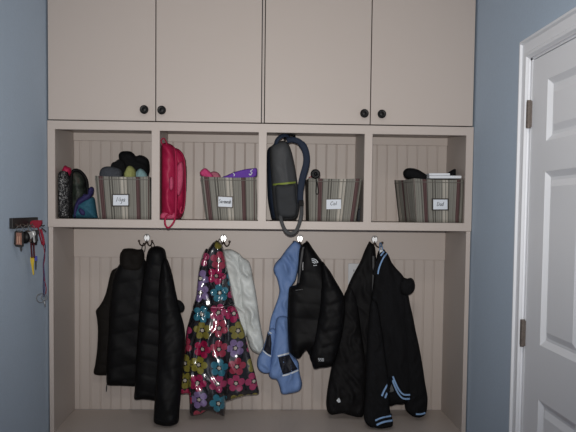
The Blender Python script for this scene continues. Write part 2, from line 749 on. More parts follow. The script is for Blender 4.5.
def casing_profile(bm, a, b, inward):
    """stepped casing strip from a to b (both on the wall); inward = direction towards the door opening"""
    prof = [(0, 0), (0, .016), (.004, .019), (.010, .019), (.016, .013), (.050, .012), (.056, .016), (.066, .016), (.072, .010), (.075, .008), (.075, 0)]
    inw = Vector(inward)
    rows = []
    for (q, miter) in ((a, 1), (b, 1)):
        pass
    return prof


def casing():
    bm = B()
    prof = [(0, 0), (0, .017), (.004, .021), (.011, .021), (.017, .013), (.050, .012), (.056, .017), (.066, .017), (.072, .010), (.075, .008), (.075, 0)]
    path = [((yc0), 0.001), ((yc0), zc1), (yd1 - .022 - CW, zc1), (yd1 - .022 - CW, 0.001)]
    rows = []
    for i, (y, z) in enumerate(path):
        iy = -1 if i < 2 else 1
        iz = 0 if i in (0, 3) else -1
        rows.append([bm.verts.new((WL - h, y + iy * s, z + iz * s)) for s, h in prof])
    for A, C in zip(rows, rows[1:]):
        for k in range(len(prof) - 1):
            bm.faces.new((A[k], A[k + 1], C[k + 1], C[k]))
    bmesh.ops.recalc_face_normals(bm, faces=bm.faces)
    return bm


struct('trim_1', casing(), WHITE)
j = B()
box(j, WL - .002, 1.05, yd0 + .003, yd0 + .0225, .001, zd1 + .015)
box(j, WL - .002, 1.05, yd1 - .0225, yd1 - .003, .001, zd1 + .015)
box(j, WL - .002, 1.05, yd1 - .0225, yd0 + .0225, zd1 + .004, zd1 + .022)
struct('trim_2', j, WHITE)


def six_panel():
    """moulded six panel door: stiles and rails stand proud, panels are sunk with a bevelled raised field"""
    X0 = WL - .001
    ys = []
    # panel columns (y) and rows (z) from the photo
    pa = atx(546, 141, X0)
    ymarg = yd0 - pa.y
    mid = .10
    cw = (DW - 2 * ymarg - mid) / 2
    cols = [(yd0 - ymarg - cw, yd0 - ymarg), (yd1 + ymarg, yd1 + ymarg + cw)]
    z = lambda px, py: atx(px, py, X0).z
    rows = [(z(546, 141), z(546, 79.6)), (z(542.5, 346.5), z(545, 171.5)), (.23, z(536.8, 398.2))]
    bm = B()
    yv = sorted({yd1, yd0} | {v for c in cols for v in c})
    zv = sorted({.012, zd1} | {v for r in rows for v in r})
    for ya, yb in zip(yv, yv[1:]):
        for za, zb in zip(zv, zv[1:]):
            hole = any(abs(ya - c[0]) < 1e-6 for c in cols) and any(abs(za - r[0]) < 1e-6 for r in rows)
            if not hole:
                q = [bm.verts.new((X0, *p)) for p in ((ya, za), (yb, za), (yb, zb), (ya, zb))]
                bm.faces.new(q)
            else:
                prev = None
                for ins, dp in ((0, 0), (.006, .004), (.020, .013), (.030, .013), (.052, .004)):
                    R = [bm.verts.new((X0 + dp, *p)) for p in ((ya + ins, za + ins), (yb - ins, za + ins), (yb - ins, zb - ins), (ya + ins, zb - ins))]
                    if prev:
                        for k in range(4):
                            bm.faces.new((prev[k], prev[(k + 1) % 4], R[(k + 1) % 4], R[k]))
                    prev = R
                bm.faces.new(prev)
    bmesh.ops.remove_doubles(bm, verts=bm.verts, dist=1e-5)
    # edge and back
    e = [e for e in bm.edges if e.is_boundary]
    r = bmesh.ops.extrude_edge_only(bm, edges=e)
    vs = [v for v in r['geom'] if isinstance(v, bmesh.types.BMVert)]
    bmesh.ops.translate(bm, vec=(.035, 0, 0), verts=vs)
    be = [e for e in r['geom'] if isinstance(e, bmesh.types.BMEdge)]
    bmesh.ops.contextual_create(bm, geom=be)
    bmesh.ops.recalc_face_normals(bm, faces=bm.faces)
    return bm


door = struct('door_1', six_panel(), WHITE)


def hinge_bm(zc):
    bm = B()
    box(bm, WL - .012, WL - .0015, yd0 - .006, yd0 + .030, zc - .046, zc + .046)
    for k in range(5):
        z0 = zc - .050 + k * .0202
        lathe(bm, [(.0001, 0), (.0085, 0), (.0085, .019), (.0001, .019)], (WL - .010, yd0 + .004, z0), 'Z', 12)
    return bm


for py, pxx in ((115, 526.5), (333, 522.5)):
    obj('hinge', hinge_bm(atx(pxx, py, WL - .01).z), HINGE, door)
obj('hinge', hinge_bm(.25), HINGE, door)
kb = B()
lathe(kb, [(.0001, 0), (.03, 0), (.03, -.006), (.012, -.012), (.012, -.03), (.027, -.042), (.029, -.055), (.018, -.066), (.0001, -.068)],
      (WL - .001, yd1 + .07, .95), 'X', 20)
obj('door_handle', kb, HINGE, door, smooth=True)


# ------------------------------------------------------------ built-in: upper cabinets
def knob_bm(p):
    bm = B()
    lathe(bm, [(.0001, 0.), (.0135, 0.), (.0145, -.003), (.0075, -.008), (.0075, -.015), (.015, -.019), (.0195, -.024), (.0190, -.029),
               (.0150, -.031), (.0135, -.0295), (.006, -.0325), (.0001, -.033)], p, 'Y', 28)
    return bm


TOPZ = 2.62
GAP = .0042
doorZ0 = ZD


def upper_cabinet(x0, x1, stile_side, label, dx, kx):
    t = thing('upper_cabinet', label, 'cabinet', ((x0 + x1) / 2, .2, ZD), 'upper cabinets')
    c = B()
    st = B()
    y0, y1 = .0225, DEP
    if stile_side > 0:                       # centre side is on the right: its edge shows flush with the doors
        box(st, x1 - .0045, x1 - .0002, .0005, y1, ZD + .0005, TOPZ)
        box(c, x0, x0 + .018, y0, y1, ZD + .004, TOPZ)
    else:
        box(st, x0 + .0002, x0 + .0045, .0005, y1, ZD + .0005, TOPZ)
        box(c, x1 - .018, x1, y0, y1, ZD + .004, TOPZ)
    box(c, x0 + .005, x1 - .005, y0, y1, ZD + .004, ZD + .022)
    box(c, x0 + .005, x1 - .005, y0, y1, TOPZ - .02, TOPZ)
    box(c, x0 + .005, x1 - .005, y1 - .012, y1, ZD + .022, TOPZ - .02)
    obj('carcass', c, CARC, t)
    obj('stile', st, BEIGE, t)
    for (a, b), k in zip(dx, kx):
        d = obj('cabinet_door', box(B(), a, b, 0, .021, ZD + .0002, TOPZ - .004, .0012), BEIGE, t)
        p = at(k[0], k[1], 0)
        obj('knob', knob_bm((p.x, 0, p.z)), KNOB, d, smooth=True)[
            'label'] = 'round black knob'
    return t


xm1 = at(155.8, 60, 0).x
xm2 = at(371.3, 60, 0).x
upper_cabinet(-.951, 0, 1, 'beige upper cabinet on the left with two flat doors, above the cubbies with crimson backpack',
              ((-.9555, xm1 - GAP / 2), (xm1 + GAP / 2, -.0045 - GAP)), ((144.9, 110.2), (162.3, 110.7)))
upper_cabinet(0, .951, -1, 'beige upper cabinet on the right with two flat doors, above the cubby with charcoal backpack',
              ((.0045 + GAP, xm2 - GAP / 2), (xm2 + GAP / 2, .9545)), ((363.7, 114), (381, 114.6)))

# ------------------------------------------------------------ cubby shelf
cub = thing('cubby_shelf', 'long beige built-in shelf divided into four open cubbies holding baskets and bags', 'shelf', (0, .2, ZBB))
fr = B()
ft = ZD - GAP
ST = .0185
# one face frame, cut from a sheet with four openings
xs_open = []
edges_ = [-HI, -PITCH - ST, -PITCH + ST, -ST, ST, PITCH - ST, PITCH + ST, HI]


def frame_bm():
    bm = B()
    xv = [-HO] + edges_ + [HO]
    zv = [ZBB, ZOB, ZOT, ft]
    holes = {(i, 1) for i in (1, 3, 5, 7)}
    grid = {}
    for yi, y in enumerate((0, .020)):
        for i, x in enumerate(xv):
            for k, z in enumerate(zv):
                grid[yi, i, k] = bm.verts.new((x, y, z))
    nx, nz = len(xv), len(zv)
    solid = lambda i, k: 0 <= i < nx - 1 and 0 <= k < nz - 1 and (i, k) not in holes
    for i in range(nx - 1):
        for k in range(nz - 1):
            if not solid(i, k):
                continue
            bm.faces.new([grid[0, a, b] for a, b in ((i, k), (i + 1, k), (i + 1, k + 1), (i, k + 1))])
            bm.faces.new([grid[1, a, b] for a, b in ((i, k), (i, k + 1), (i + 1, k + 1), (i + 1, k))])
            for (di, dk), (p, q) in (((-1, 0), ((i, k), (i, k + 1))), ((1, 0), ((i + 1, k), (i + 1, k + 1))),
                                     ((0, -1), ((i, k), (i + 1, k))), ((0, 1), ((i, k + 1), (i + 1, k + 1)))):
                if not solid(i + di, k + dk):
                    bm.faces.new((grid[0, p[0], p[1]], grid[0, q[0], q[1]], grid[1, q[0], q[1]], grid[1, p[0], p[1]]))
    bmesh.ops.recalc_face_normals(bm, faces=bm.faces)
    sharp = [e for e in bm.edges if len(e.link_faces) == 2 and e.calc_face_angle() > .8 and
             all(abs(v.co.y) < 1e-6 for v in e.verts)]
    bmesh.ops.bevel(bm, geom=sharp, offset=.0014, segments=1, affect='EDGES')
    return bm


obj('face_frame', frame_bm(), BEIGE, cub)
for s in (-1, 1):
    a, b = sorted((s * SI, s * (HO - .002)))
    obj('side_panel', box(B(), a, b, .0201, DEP, ZBB + .002, ft - .001), BEIGE, cub)
for k in (-1, 0, 1):
    obj('divider', box(B(), k * PITCH - .010, k * PITCH + .010, .0201, DEP, ZOB, ZOT + .0245), BEIGE, cub)
obj('top_panel', box(B(), -SI, SI, .0201, DEP, ZOT + .0245, ft - .0005), BEIGE, cub)
obj('shelf_board', box(B(), -SI, SI, .0201, DEP, ZOB - .020, ZOB), BEIGE, cub)


def bead(x0, x1, y, z0, z1, pitch=.0513, phase=0.0):
    """beadboard sheet: flat boards with a double-groove bead between them"""
    bm = B()
    prof = []
    x = x0
    k = math.floor((x0 - phase) / pitch)
    gs = []
    while phase + k * pitch < x1 + .01:
        gs.append(phase + k * pitch); k += 1
    shape = [(-.0045, 0), (-.0032, .0022), (-.002, .0008), (0, .0002), (.002, .0008), (.0032, .0022), (.0045, 0)]
    prof.append((x0, 0))
    for g in gs:
        if g - .008 > x0 and g + .008 < x1:
            prof += [(g + a, d) for a, d in shape]
    prof.append((x1, 0))
    lo = [bm.verts.new((a, y + d, z0)) for a, d in prof]
    hi = [bm.verts.new((a, y + d, z1)) for a, d in prof]
    for i in range(len(prof) - 1):
        bm.faces.new((lo[i], lo[i + 1], hi[i + 1], hi[i]))
    bl = [bm.verts.new((a, y + .012, z0)) for a in (x0, x1)]
    bh = [bm.verts.new((a, y + .012, z1)) for a in (x0, x1)]
    bm.faces.new((bl[1], bl[0], bh[0], bh[1]))
    bm.faces.new((lo[0], hi[0], bh[0], bl[0])); bm.faces.new((lo[-1], bl[1], bh[1], hi[-1]))
    bm.faces.new(hi + [bh[1], bh[0]]); bm.faces.new(list(reversed(lo)) + [bl[0], bl[1]])
    return bm


obj('back_panel', bead(-SI, SI, DEP + .0005, ZOB - .02, ZOT + .024, .0513, at(234.7, 160, DEP).x), BEIGE, cub)
cx_ = [(-SI, -PITCH - .010), (-PITCH + .010, -.010), (.010, PITCH - .010), (PITCH + .010, SI)]
zr1, zr0 = ZOT + .0235, at(90, 140.6, .388).z
for a, b in cx_:
    obj('back_rail', box(B(), a + .0005, b - .0005, .388, DEP, zr0, zr1, .0015), BEIGE, cub)

# ------------------------------------------------------------ coat alcove with bench
alc = thing('coat_alcove', 'beige beadboard coat alcove with bench seat below the cubbies', 'bench', (0, .2, 0))
for s in (-1, 1):
    a, b = sorted((s * LI, s * LO))
    obj('side_panel', box(B(), a, b, .0005, DEP, ZB, ZBB - .0005, .0012), BEIGE, alc)
obj('back_panel', bead(-LI, LI, DEP + .0005, ZB, ZBB - .0005, .0513, at(282.2, 405, DEP).x), BEIGE, alc)
zh0 = at(180, 257.8, .388).z
rail = obj('hook_rail', box(B(), -LI + .0005, LI - .0005, .388, DEP, zh0, ZBB - .001, .002), BEIGE, alc)
obj('bench_seat', box(B(), -LO, LO, -.030, DEP, ZB - .035, ZB - .0002, .003), BEIGE, alc)
box_ = B()
box(box_, -LO, LO, .02, .04, .09, ZB - .036)
box(box_, -LO, -LO + .02, .04, DEP, .001, ZB - .036)
box(box_, LO - .02, LO, .04, DEP, .001, ZB - .036)
box(box_, -LO + .02, LO - .02, .07, .09, .001, .09)
obj('bench_base', box_, BEIGE, alc)

# outlet on the beadboard between the coats
op = at(355, 274.6, .40)
out = thing('wall_outlet', 'white wall outlet plate on the beadboard between the hanging black coats', 'outlet', (op.x, .404, op.z - .057))
obj('cover_plate', box(B(), op.x - .035, op.x + .035, .3985, .4045, op.z - .057, op.z + .057, .003), PLASTIC, out)
for dz in (-.02, .02):
    s = B()
    lathe(s, [(.0001, 0), (.0165, 0), (.0165, -.002), (.0001, -.002)], (op.x, .3985, op.z + dz), 'Y', 20)
    so = obj('socket', s, PLASTIC, out)
    h = B()
    box(h, op.x - .008, op.x - .005, .3955, .3966, op.z + dz - .004, op.z + dz + .006)
    box(h, op.x + .005, op.x + .008, .3955, .3966, op.z + dz - .004, op.z + dz + .006)
    obj('slot', h, SLOT, so)

# ------------------------------------------------------------ coat hooks
HY = .388
hooks_px = [(147, 239), (223.6, 239.5), (299.8, 239.8), (374.5, 240.6)]


def make_hook():
    p = at(*hooks_px[0], HY)
    t = thing('coat_hook', '', 'hook', (p.x, HY, p.z), 'double coat hooks')
    b = B()
    N = 28
    pr = []
    for i in range(N):                        # rounded keyhole plate, wide above and narrow below
        a = 2 * PI * i / N
        r = .0165
        x, z = r * math.cos(a), r * math.sin(a) * 1.1 + .008
        if z < 0:
            x *= max(.45, 1 + z * 40); z *= 1.9
        pr.append((x, z))
    f = [b.verts.new((p.x + x, HY - .0005, p.z + z)) for x, z in pr]
    g = [b.verts.new((p.x + x, HY - .004, p.z + z)) for x, z in pr]
    h = [b.verts.new((p.x + x * .8, HY - .0065, p.z + z * .8)) for x, z in pr]
    for A, C in ((f, g), (g, h)):
        for i in range(N):
            b.faces.new((A[i], A[(i + 1) % N], C[(i + 1) % N], C[i]))
    b.faces.new(h); b.faces.new(f)
    bmesh.ops.recalc_face_normals(b, faces=b.faces)
    pl = obj('hook_plate', b, SILVER, t)
    for dz in (.017, -.006):
        s = B()
        lathe(s, [(.0001, 0), (.0042, 0), (.0035, -.002), (.0001, -.0026)], (p.x, HY - .0063, p.z + dz), 'Y', 10)
        obj('screw', s, BRONZE, pl)
    for s in (-1, 1):
        q = B()
        pts = [(p.x + s * .002, HY - .004, p.z - .012), (p.x + s * .008, HY - .016, p.z - .026), (p.x + s * .018, HY - .032, p.z - .032),
               (p.x + s * .028, HY - .046, p.z - .024), (p.x + s * .032, HY - .052, p.z - .008)]
        tube(q, pts, [.0045, .004, .0036, .0034, .0034], 10, step=.004)
        bmesh.ops.create_uvsphere(q, u_segments=12, v_segments=8, radius=.0062, matrix=Matrix.Translation(pts[-1]))
        obj('prong', q, BRONZE, t, smooth=True)
    return t


def copy_tree(o, parent=None):
    c = o.copy()
    COL.objects.link(c)
    if parent is not None:
        c.parent = parent
    for ch in [x for x in bpy.data.objects if x.parent == o]:
        copy_tree(ch, c)
    return c


hk = make_hook()
hl = ['silver double coat hook holding the black puffer vest and jacket, nearest the key rack',
      'silver double coat hook holding the flowered raincoat and pale jacket',
      'silver double coat hook holding the blue jacket and black logo puffer, under the charcoal backpack',
      'silver double coat hook holding the striped-trim jacket, nearest the white door']
for i, (a, b) in enumerate(hooks_px):
    o = hk if i == 0 else copy_tree(hk)
    p = at(a, b, HY)
    o.location = (p.x, HY, p.z)
    o['label'] = hl[i]

CLIP[:] = [ZB + .003, -LI + .004, LI - .004]
# ------------------------------------------------------------ garments
def garment(name, label, cat, hookpx, y, group=None):
    p = at(*hookpx, y)
    return thing(name, label, cat, (p.x, y, p.z), group)


def strokes(bm, fr, lines, r=.0011, lift=.002):
    for ln in lines:
        pts = [fr(a, b, lift) for a, b in ln]
        tube(bm, pts, r, 6)
    return bm


# --- first hook: puffer vest behind, long sleeved puffer jacket in front
v = garment('puffer_vest', 'black sleeveless puffer vest with collar loop, on the left prong beside the black puffer jacket', 'vest', (140, 245), .345, 'black puffer outerwear')
soft('back_panel', [(121, 252), (127, 249.5), (138, 250), (143, 262), (143, 300), (140, 340), (130, 376), (106, 375.5), (94.2, 374), (95.2, 364), (97, 350),
                    (97.8, 330), (96.8, 318), (95.8, 311), (99, 306.5), (102.5, 301), (105.5, 294), (107.6, 286), (109.5, 277), (112, 270.5), (116, 268), (119.5, 266), (119.6, 258)],
     .358, .022, .022, VEST, v, R=.05, fold=add(quilt(.075, .005, .12), bumps(.005, .22, 2)))
fp = soft('front_panel', [(121, 262), (126, 258), (134, 257), (141, 256), (146, 262), (147, 300), (147, 345), (146, 386), (135, 386.5), (120, 385.8), (108, 385.4),
                          (106.3, 382), (106.8, 360), (108.5, 335), (109.5, 310), (111, 290), (114, 274)],
          .330, .034, .02, BLACK, v, R=.05, fold=add(quilt(.082, .005, -.18), bumps(.005, .18, 5)))
soft('collar', [(122.4, 249.7), (127, 248.3), (132.8, 248.4), (138, 249.4), (142.5, 249.2), (144.5, 254), (144, 264), (141, 271), (131, 273), (123, 270), (119.8, 264.5), (120.2, 257)],
     .322, .032, .022, VEST, v, R=.035, fold=bumps(.006, .09, 3))
lp = B()
tube(lp, [at(141.5, 251, .33), at(142.3, 246, .335), at(143.8, 243, .342), at(145.2, 246, .335), at(144.6, 252, .33)], .0022, 6, step=.004)
obj('hanging_loop', lp, BLACK, v, smooth=True)
zp = B()
tube(zp, [at(106.9, 384, .325), at(106.5, 388, .325), at(106.3, 391.5, .325)], [.002, .0035, .0025], 6)
obj('zipper_pull', zp, GREYZIP, v)

jk = garment('puffer_jacket', 'black puffer jacket with one long quilted sleeve hanging lowest, left of the flowered raincoat', 'jacket', (155, 245), .27, 'black puffer outerwear')
soft('body', [(145.5, 264), (147, 254), (149.5, 248.5), (154, 246.3), (160, 246.4), (165, 250), (167.5, 262), (171, 275), (174, 290), (176, 305), (176, 340), (170, 380), (160, 402), (152.5, 400.3),
              (143, 399.4), (134.4, 399.3), (134.6, 390), (136, 360), (138, 330), (141, 295)],
     .255, .042, .022, BLACK, jk, R=.055, fold=add(quilt(.078, .005, .22), bumps(.006, .2, 7)))
soft('sleeve', [(162, 262), (166.5, 258.5), (170, 266), (173, 277), (176, 292), (178.5, 303), (181, 314), (184, 325), (185.3, 337), (184, 355), (182.5, 375), (180.8, 395),
                (179.3, 412), (178.4, 422), (172, 425.7), (165, 426), (159.4, 425), (154, 422.3), (153.9, 412), (155, 395), (157, 370), (158.5, 340), (158.5, 310), (159, 285)],
     (.225, .085), .045, .03, BLACK, jk, R=.055, fold=add(quilt(.07, .005, -.45), bumps(.006, .15, 9)))
soft('second_cuff', [(174.5, 301), (179, 300), (183, 303), (184.8, 307.5), (183.2, 311.5), (178.5, 312.8), (174, 311)], .235, .022, .02, FLEECE, jk, R=.02, res=.005)
lp = B()
tube(lp, [at(152, 249, .275), at(151, 245, .315), at(152.6, 242.2, .33), at(154.2, 245, .315), at(155, 249, .275)], .0022, 6, step=.004)
obj('hanging_loop', lp, BLACK, jk, smooth=True)
jkf = front_fn([o for o in bpy.data.objects if o.parent == jk and o.name.startswith('sleeve')][0])
cu = B()
tube(cu, [jkf(a, b, .001, .05) for a, b in ((155.2, 418), (158, 420), (163, 421), (170, 421), (175, 419.6), (178, 417))], .003, 6, step=.006)
obj('cuff_seam', cu, BLACK2, jk, smooth=True)

# --- second hook: pale jacket behind the flowered raincoat
pj = garment('windbreaker', 'pale grey crinkled windbreaker hanging behind the flowered raincoat', 'jacket', (226, 249), .33)
soft('body', [(221, 252), (224, 249.8), (230, 249.2), (236, 251.5), (241, 256), (244.5, 266), (247, 280), (249, 300), (250, 318), (248, 334), (241, 340), (232, 330), (225, 300), (221, 270)],
     .350, .03, .028, WHITEJ, pj, R=.05, fold=add(crease(.045, .02, .25, 21), bumps(.007, .07, 21)))
soft('sleeve', [(238, 253.5), (243, 257.5), (248.5, 261), (251, 267), (253, 277), (255.5, 290), (257.8, 305), (259.8, 320), (262, 333), (264, 343), (263.5, 351), (260, 354.5), (255, 353),
                (250.5, 349), (247, 338), (243.5, 318), (240.5, 295), (238, 272)],
     .338, .032, .03, WHITEJ, pj, R=.04, fold=add(crease(.05, .022, .45, 22), bumps(.006, .06, 22)))
cu = B()
tube(cu, [at(250.8, 345.5, .326), at(255, 349.5, .310), at(259.5, 351, .312), at(262.6, 347.5, .326)], .0035, 6, step=.005)
obj('cuff', cu, WHITEJ, pj, smooth=True)

rc = garment('raincoat', 'glossy hooded raincoat printed with bright five-petal flowers, gathered at the waist', 'raincoat', (217, 243), .275)
soft('skirt_lining_side', [(200, 300), (212, 303), (232, 303), (237.5, 311), (241, 322.6), (244, 330), (247, 341.6), (250.3, 355.5), (254, 369.5), (257.2, 383), (259, 393.7), (252, 395.2), (244.4, 396),
                 (238, 398), (231.7, 399.8), (224.8, 401.8), (205, 398), (187.7, 394), (180.3, 393.5), (180.8, 383), (183, 365), (184.9, 346), (186.3, 331), (189, 321), (192, 311)],
     .255, .035, .03, FLOWER, rc, R=.045, fold=add(radial((217, 270), 11, .014, .3, .275, .3), crease(.06, .012, -.15, 31)))
soft('skirt', [(203, 305), (212, 306.5), (224, 306), (230, 308), (232, 325), (231.5, 350), (229, 375), (226.3, 395), (224.6, 415.4), (220, 415), (215.5, 413.2), (210.5, 411), (206.3, 410.8), (202.5, 413.6), (196, 415.3),
                     (190.2, 415.4), (189.4, 402), (188.5, 385), (190, 365), (194, 340), (199, 318)],
     (.23, .205), .032, .022, FLOWER, rc, R=.04, fold=add(radial((213, 280), 13, .014, 1.2, .255, .25), crease(.055, .012, .1, 33)))
soft('bodice', [(209, 258), (215, 255), (222, 256), (227, 268), (230.3, 282), (232.5, 294), (234.5, 304), (229, 309), (217, 310), (206, 309), (202.5, 303), (202, 288), (204, 272)],
     .232, .034, .02, FLOWER, rc, R=.035, fold=add(radial((217, 325), 12, .010, .2, .262, .2), crease(.045, .014, .1, 35)))
soft('sleeve', [(206.5, 248.5), (210, 254), (210.5, 265), (208.5, 280), (206.5, 296), (203, 310), (197, 315), (192.6, 309), (195.6, 297), (197, 285), (198, 275), (199.6, 265), (202.4, 255)],
     .232, .03, .022, FLOWER, rc, R=.035, fold=add(crease(.04, .016, -.5, 37), bumps(.005, .06, 37)))
soft('hood', [(217, 240.8), (221, 243.3), (223.3, 248), (225, 256), (226.6, 265), (226, 274), (221, 279), (213.5, 278), (208, 272), (205.8, 262), (206.5, 252), (210.5, 245.5), (213.5, 242.2)],
     .215, .035, .024, FLOWER, rc, R=.035, fold=add(radial((218, 240), 9, .008, .2, .245, .15), crease(.045, .012, -.1, 39)))
wb = B()
tube(wb, [at(202, 303.5, .205), at(208, 306.5, .192), at(216, 307.6, .190), at(225, 306.5, .192), at(234, 303.5, .21)], .006, 8, step=.006)
obj('waist_gather', wb, FLOWER, rc, smooth=True)
lp = B()
tube(lp, [at(218, 243, .22), at(219, 239.5, .28), at(220.5, 238.9, .335), at(221.2, 241, .28), at(221, 245, .22)], .002, 6, step=.004)
obj('hanging_loop', lp, BLACK, rc, smooth=True)

# --- third hook: blue jacket and black puffer
bj = garment('rain_jacket', 'cornflower blue jacket with navy sleeve bands and pale piping', 'jacket', (296, 242), .30)
soft('body', [(294.6, 240.8), (298, 242.3), (301, 245.8), (300.6, 255), (299.6, 264), (297.4, 273), (295.4, 281), (290.5, 288.5), (289, 299), (289, 320), (289.5, 345), (282, 366), (274, 362), (269, 335), (270.5, 319.6),
              (273.6, 310), (277.6, 299), (279.3, 290.4), (276.7, 278), (274.6, 274), (273.4, 269), (275.5, 263), (280.5, 257.5), (286, 249.8), (291, 244)],
     .295, .025, .018, BLUEJ, bj, R=.05, fold=add(radial((298, 240), 9, .007, .7, .32), crease(.045, .017, .12, 41), bumps(.005, .11, 41)))
sl = soft('sleeve', [(272, 328), (276, 331), (275, 345), (272.5, 358), (271, 372), (265.5, 373.5), (260, 371.5), (257, 366), (257.6, 358), (262, 350), (265.5, 340), (267.8, 332)],
          .270, .026, .024, BLUEJ, bj, R=.03, fold=crease(.04, .014, .5, 43))
sr = soft('sleeve', [(277, 318), (288, 318), (289, 340), (290, 352), (294, 356.5), (298.5, 362), (299.5, 371), (301, 378), (302.2, 384), (300, 390.5), (292, 393.2), (282, 394), (279.5, 387), (276.5, 380), (271, 378.5), (268.5, 374), (271, 360), (274, 340)],
          .265, .032, .026, BLUEJ, bj, R=.035, fold=crease(.045, .016, -.2, 45))
fl_, fr_ = front_fn(sl), front_fn(sr)
bl = obj('navy_band', patch(B(), fl_, [(267.3, 333.2), (270.8, 334.8), (271.6, 343), (271, 354.8), (267, 353.2), (263.6, 349.6), (266, 341)]), NAVY, bj, smooth=True)
br = obj('navy_band', patch(B(), fr_, [(278.2, 357.3), (283, 356.2), (289.2, 354.6), (292.5, 360.5), (297.6, 369), (290, 372.3), (283, 374.4), (280, 366)]), NAVY, bj, smooth=True)
q = B(); ribbon(q, [fl_(a, b, .004) for a, b in ((267.3, 331.8), (269, 331.9), (271.4, 333.4))], .006, .003)
obj('pale_piping', q, REFL, bl)
q = B(); ribbon(q, [fl_(a, b, .004) for a, b in ((262.8, 350.3), (265.5, 352.8), (268.5, 355), (271, 356.2))], .006, .003)
obj('pale_piping', q, REFL, bl)
q = B(); ribbon(q, [fr_(a, b, .004) for a, b in ((277.7, 356), (281, 355.2), (285, 354.2), (289, 353.2))], .008, .003)
obj('pale_piping', q, REFL, br)
q = B(); ribbon(q, [fr_(a, b, .004) for a, b in ((282.5, 375.6), (287, 374.6), (292, 372.8), (298.3, 370.1))], .008, .003)
obj('pale_piping', q, REFL, br)

kp = garment('puffer_jacket', 'black puffer jacket with small white chest emblem, between the blue jacket and the wall outlet', 'jacket', (306, 243), .27, 'black puffer outerwear')
kb_ = soft('body', [(307.5, 241.6), (310, 244), (312.5, 248), (317.5, 255), (323.8, 264), (328, 272), (331, 280), (333, 300), (333, 330), (329, 350), (318, 357), (309.5, 355), (306.6, 350.5), (303.5, 353), (299.8, 358), (296.5, 358.3),
                    (292, 354.5), (289.4, 351), (288, 335), (287.4, 318), (288.2, 299), (289.6, 287), (296.5, 284), (297.8, 268), (299.5, 249), (302.6, 244)],
           .222, .045, .03, BLACK, kp, R=.055, fold=add(quilt(.075, .004, .1), bumps(.007, .17, 51)))
ks_ = soft('sleeve', [(322, 262), (327, 267), (331, 272.6), (335.5, 280.5), (340.5, 289), (344, 296.5), (345, 312), (343, 330), (339, 348), (333.5, 364.5), (327, 367), (320.8, 367.6), (314.2, 368.8), (311.5, 362),
                     (309.4, 355.5), (313, 340), (318, 315), (320, 290)],
           .19, .045, .028, BLACK, kp, R=.05, fold=add(quilt(.065, .004, -.35), bumps(.006, .13, 53)))
kf = front_fn(kb_, ks_)
z = B()
ribbon(z, [kf(a, b, .003, .22) for a, b in ((303.6, 247), (302.4, 252), (301.3, 260), (300.2, 270), (299.2, 278), (298.6, 283))], .011, .003)
zo = obj('zipper', z, GREYZIP, kp)
z = B()
tube(z, [kf(303, 262, .006), kf(302.6, 267, .006), kf(302.8, 270, .006)], [.0015, .003, .002], 6)
obj('zipper_pull', z, SILVER, zo)
# emblem: a quarter dome with two inner arcs beside three little bars
e = B()


def arcs(bm, f, cx, cy, s, rot, lift=.004):
    for rr in (1, .68, .36):
        pts = []
        for i in range(9):
            a = rot + (PI / 2) * i / 8
            pts.append((cx + s * rr * math.cos(a), cy - s * rr * math.sin(a)))
        ribbon(bm, [f(x, y, lift) for x, y in pts], .0042, .002, .003)
    return bm


arcs(e, kf, 312.7, 264.0, 5.2, .25)
for k in range(3):
    ribbon(e, [kf(313.4 + k * 1.25, 265.4 - k * .1, .004), kf(314.3 + k * 1.25, 265.5 - k * .1, .004)], .004, .002)
obj('white_emblem', e, REFL, kp)
e = B()
for k in range(5):
    ribbon(e, [kf(295.7 + k * 1.5, 290.2 - k * .2, .004), kf(296.6 + k * 1.5, 290.1 - k * .2, .004)], .004, .002)
obj('chest_lettering', e, mat('grey_embroidery', (.12, .12, .125), .6, .2), kp)
e = B()


def digit(bm, f, ch, x, y, w, h, r=.0012, lift=.004):
    P = {'5': [[(1, 0), (0, 0), (0, .45), (.8, .45), (1, .7), (.8, 1), (0, 1)]], '0': [[(0, 0), (1, 0), (1, 1), (0, 1), (0, 0)]],
         '6': [[(1, 0), (0, 0), (0, 1), (1, 1), (1, .5), (0, .5)]]}[ch]
    for ln in P:
        tube(bm, [f(x + a * w, y + b * h, lift) for a, b in ln], r, 5)


for k, c in enumerate('550'):
    digit(e, kf, c, 318.3 + k * 2, 358.2 + .1 * k, 1.2, 2.6)
obj('cuff_lettering', e, REFL, kp)

# --- fourth hook: plain black coat with emblem on its cuff, and the jacket with striped knit trim
bc = garment('winter_coat', 'plain black coat with a white triangle mark low on its sleeve', 'coat', (369, 244), .31)
cb_ = soft('body', [(369.2, 242.2), (372.5, 243.5), (375, 247), (376.5, 262), (377, 290), (377, 330), (374, 365), (371, 400), (364, 408), (358, 398), (351, 360), (347, 330), (344.5, 305), (346, 292), (350, 281),
                    (355, 271), (360, 262), (364, 252), (367, 245.5)],
           .30, .028, .014, BLACK2, bc, R=.05, fold=add(radial((370, 240), 11, .006, .5, .33), crease(.06, .012, .2, 61)))
cs_ = soft('sleeve', [(347, 289), (352, 286), (357, 300), (361, 330), (364.5, 355), (366, 375), (365, 395), (364.4, 410), (362.6, 416.6), (358, 417.2), (351, 415.6), (343, 413.4), (336, 414.2), (331, 414.6), (327.5, 411.2), (326, 403), (327.5, 388), (331, 368), (336, 340), (340.5, 312), (343.5, 297)],
           (.30, .225), .038, .028, BLACK2, bc, R=.05, fold=add(crease(.06, .014, .1, 63), bumps(.005, .09, 63)))
cf = front_fn(cb_, cs_)
e = B()
patch(e, cf, [(336.4, 400.6), (338, 398.4), (339.2, 397.8), (340.2, 400), (340.4, 402), (338.6, 402.6)], .003)
obj('white_triangle_mark', e, REFL, bc)
z = B()
ribbon(z, [cf(a, b, .003) for a, b in ((373.2, 256), (373.2, 268), (373, 282), (373, 295), (373.2, 305))], .011, .003)
obj('zipper', z, GREYZIP, bc)

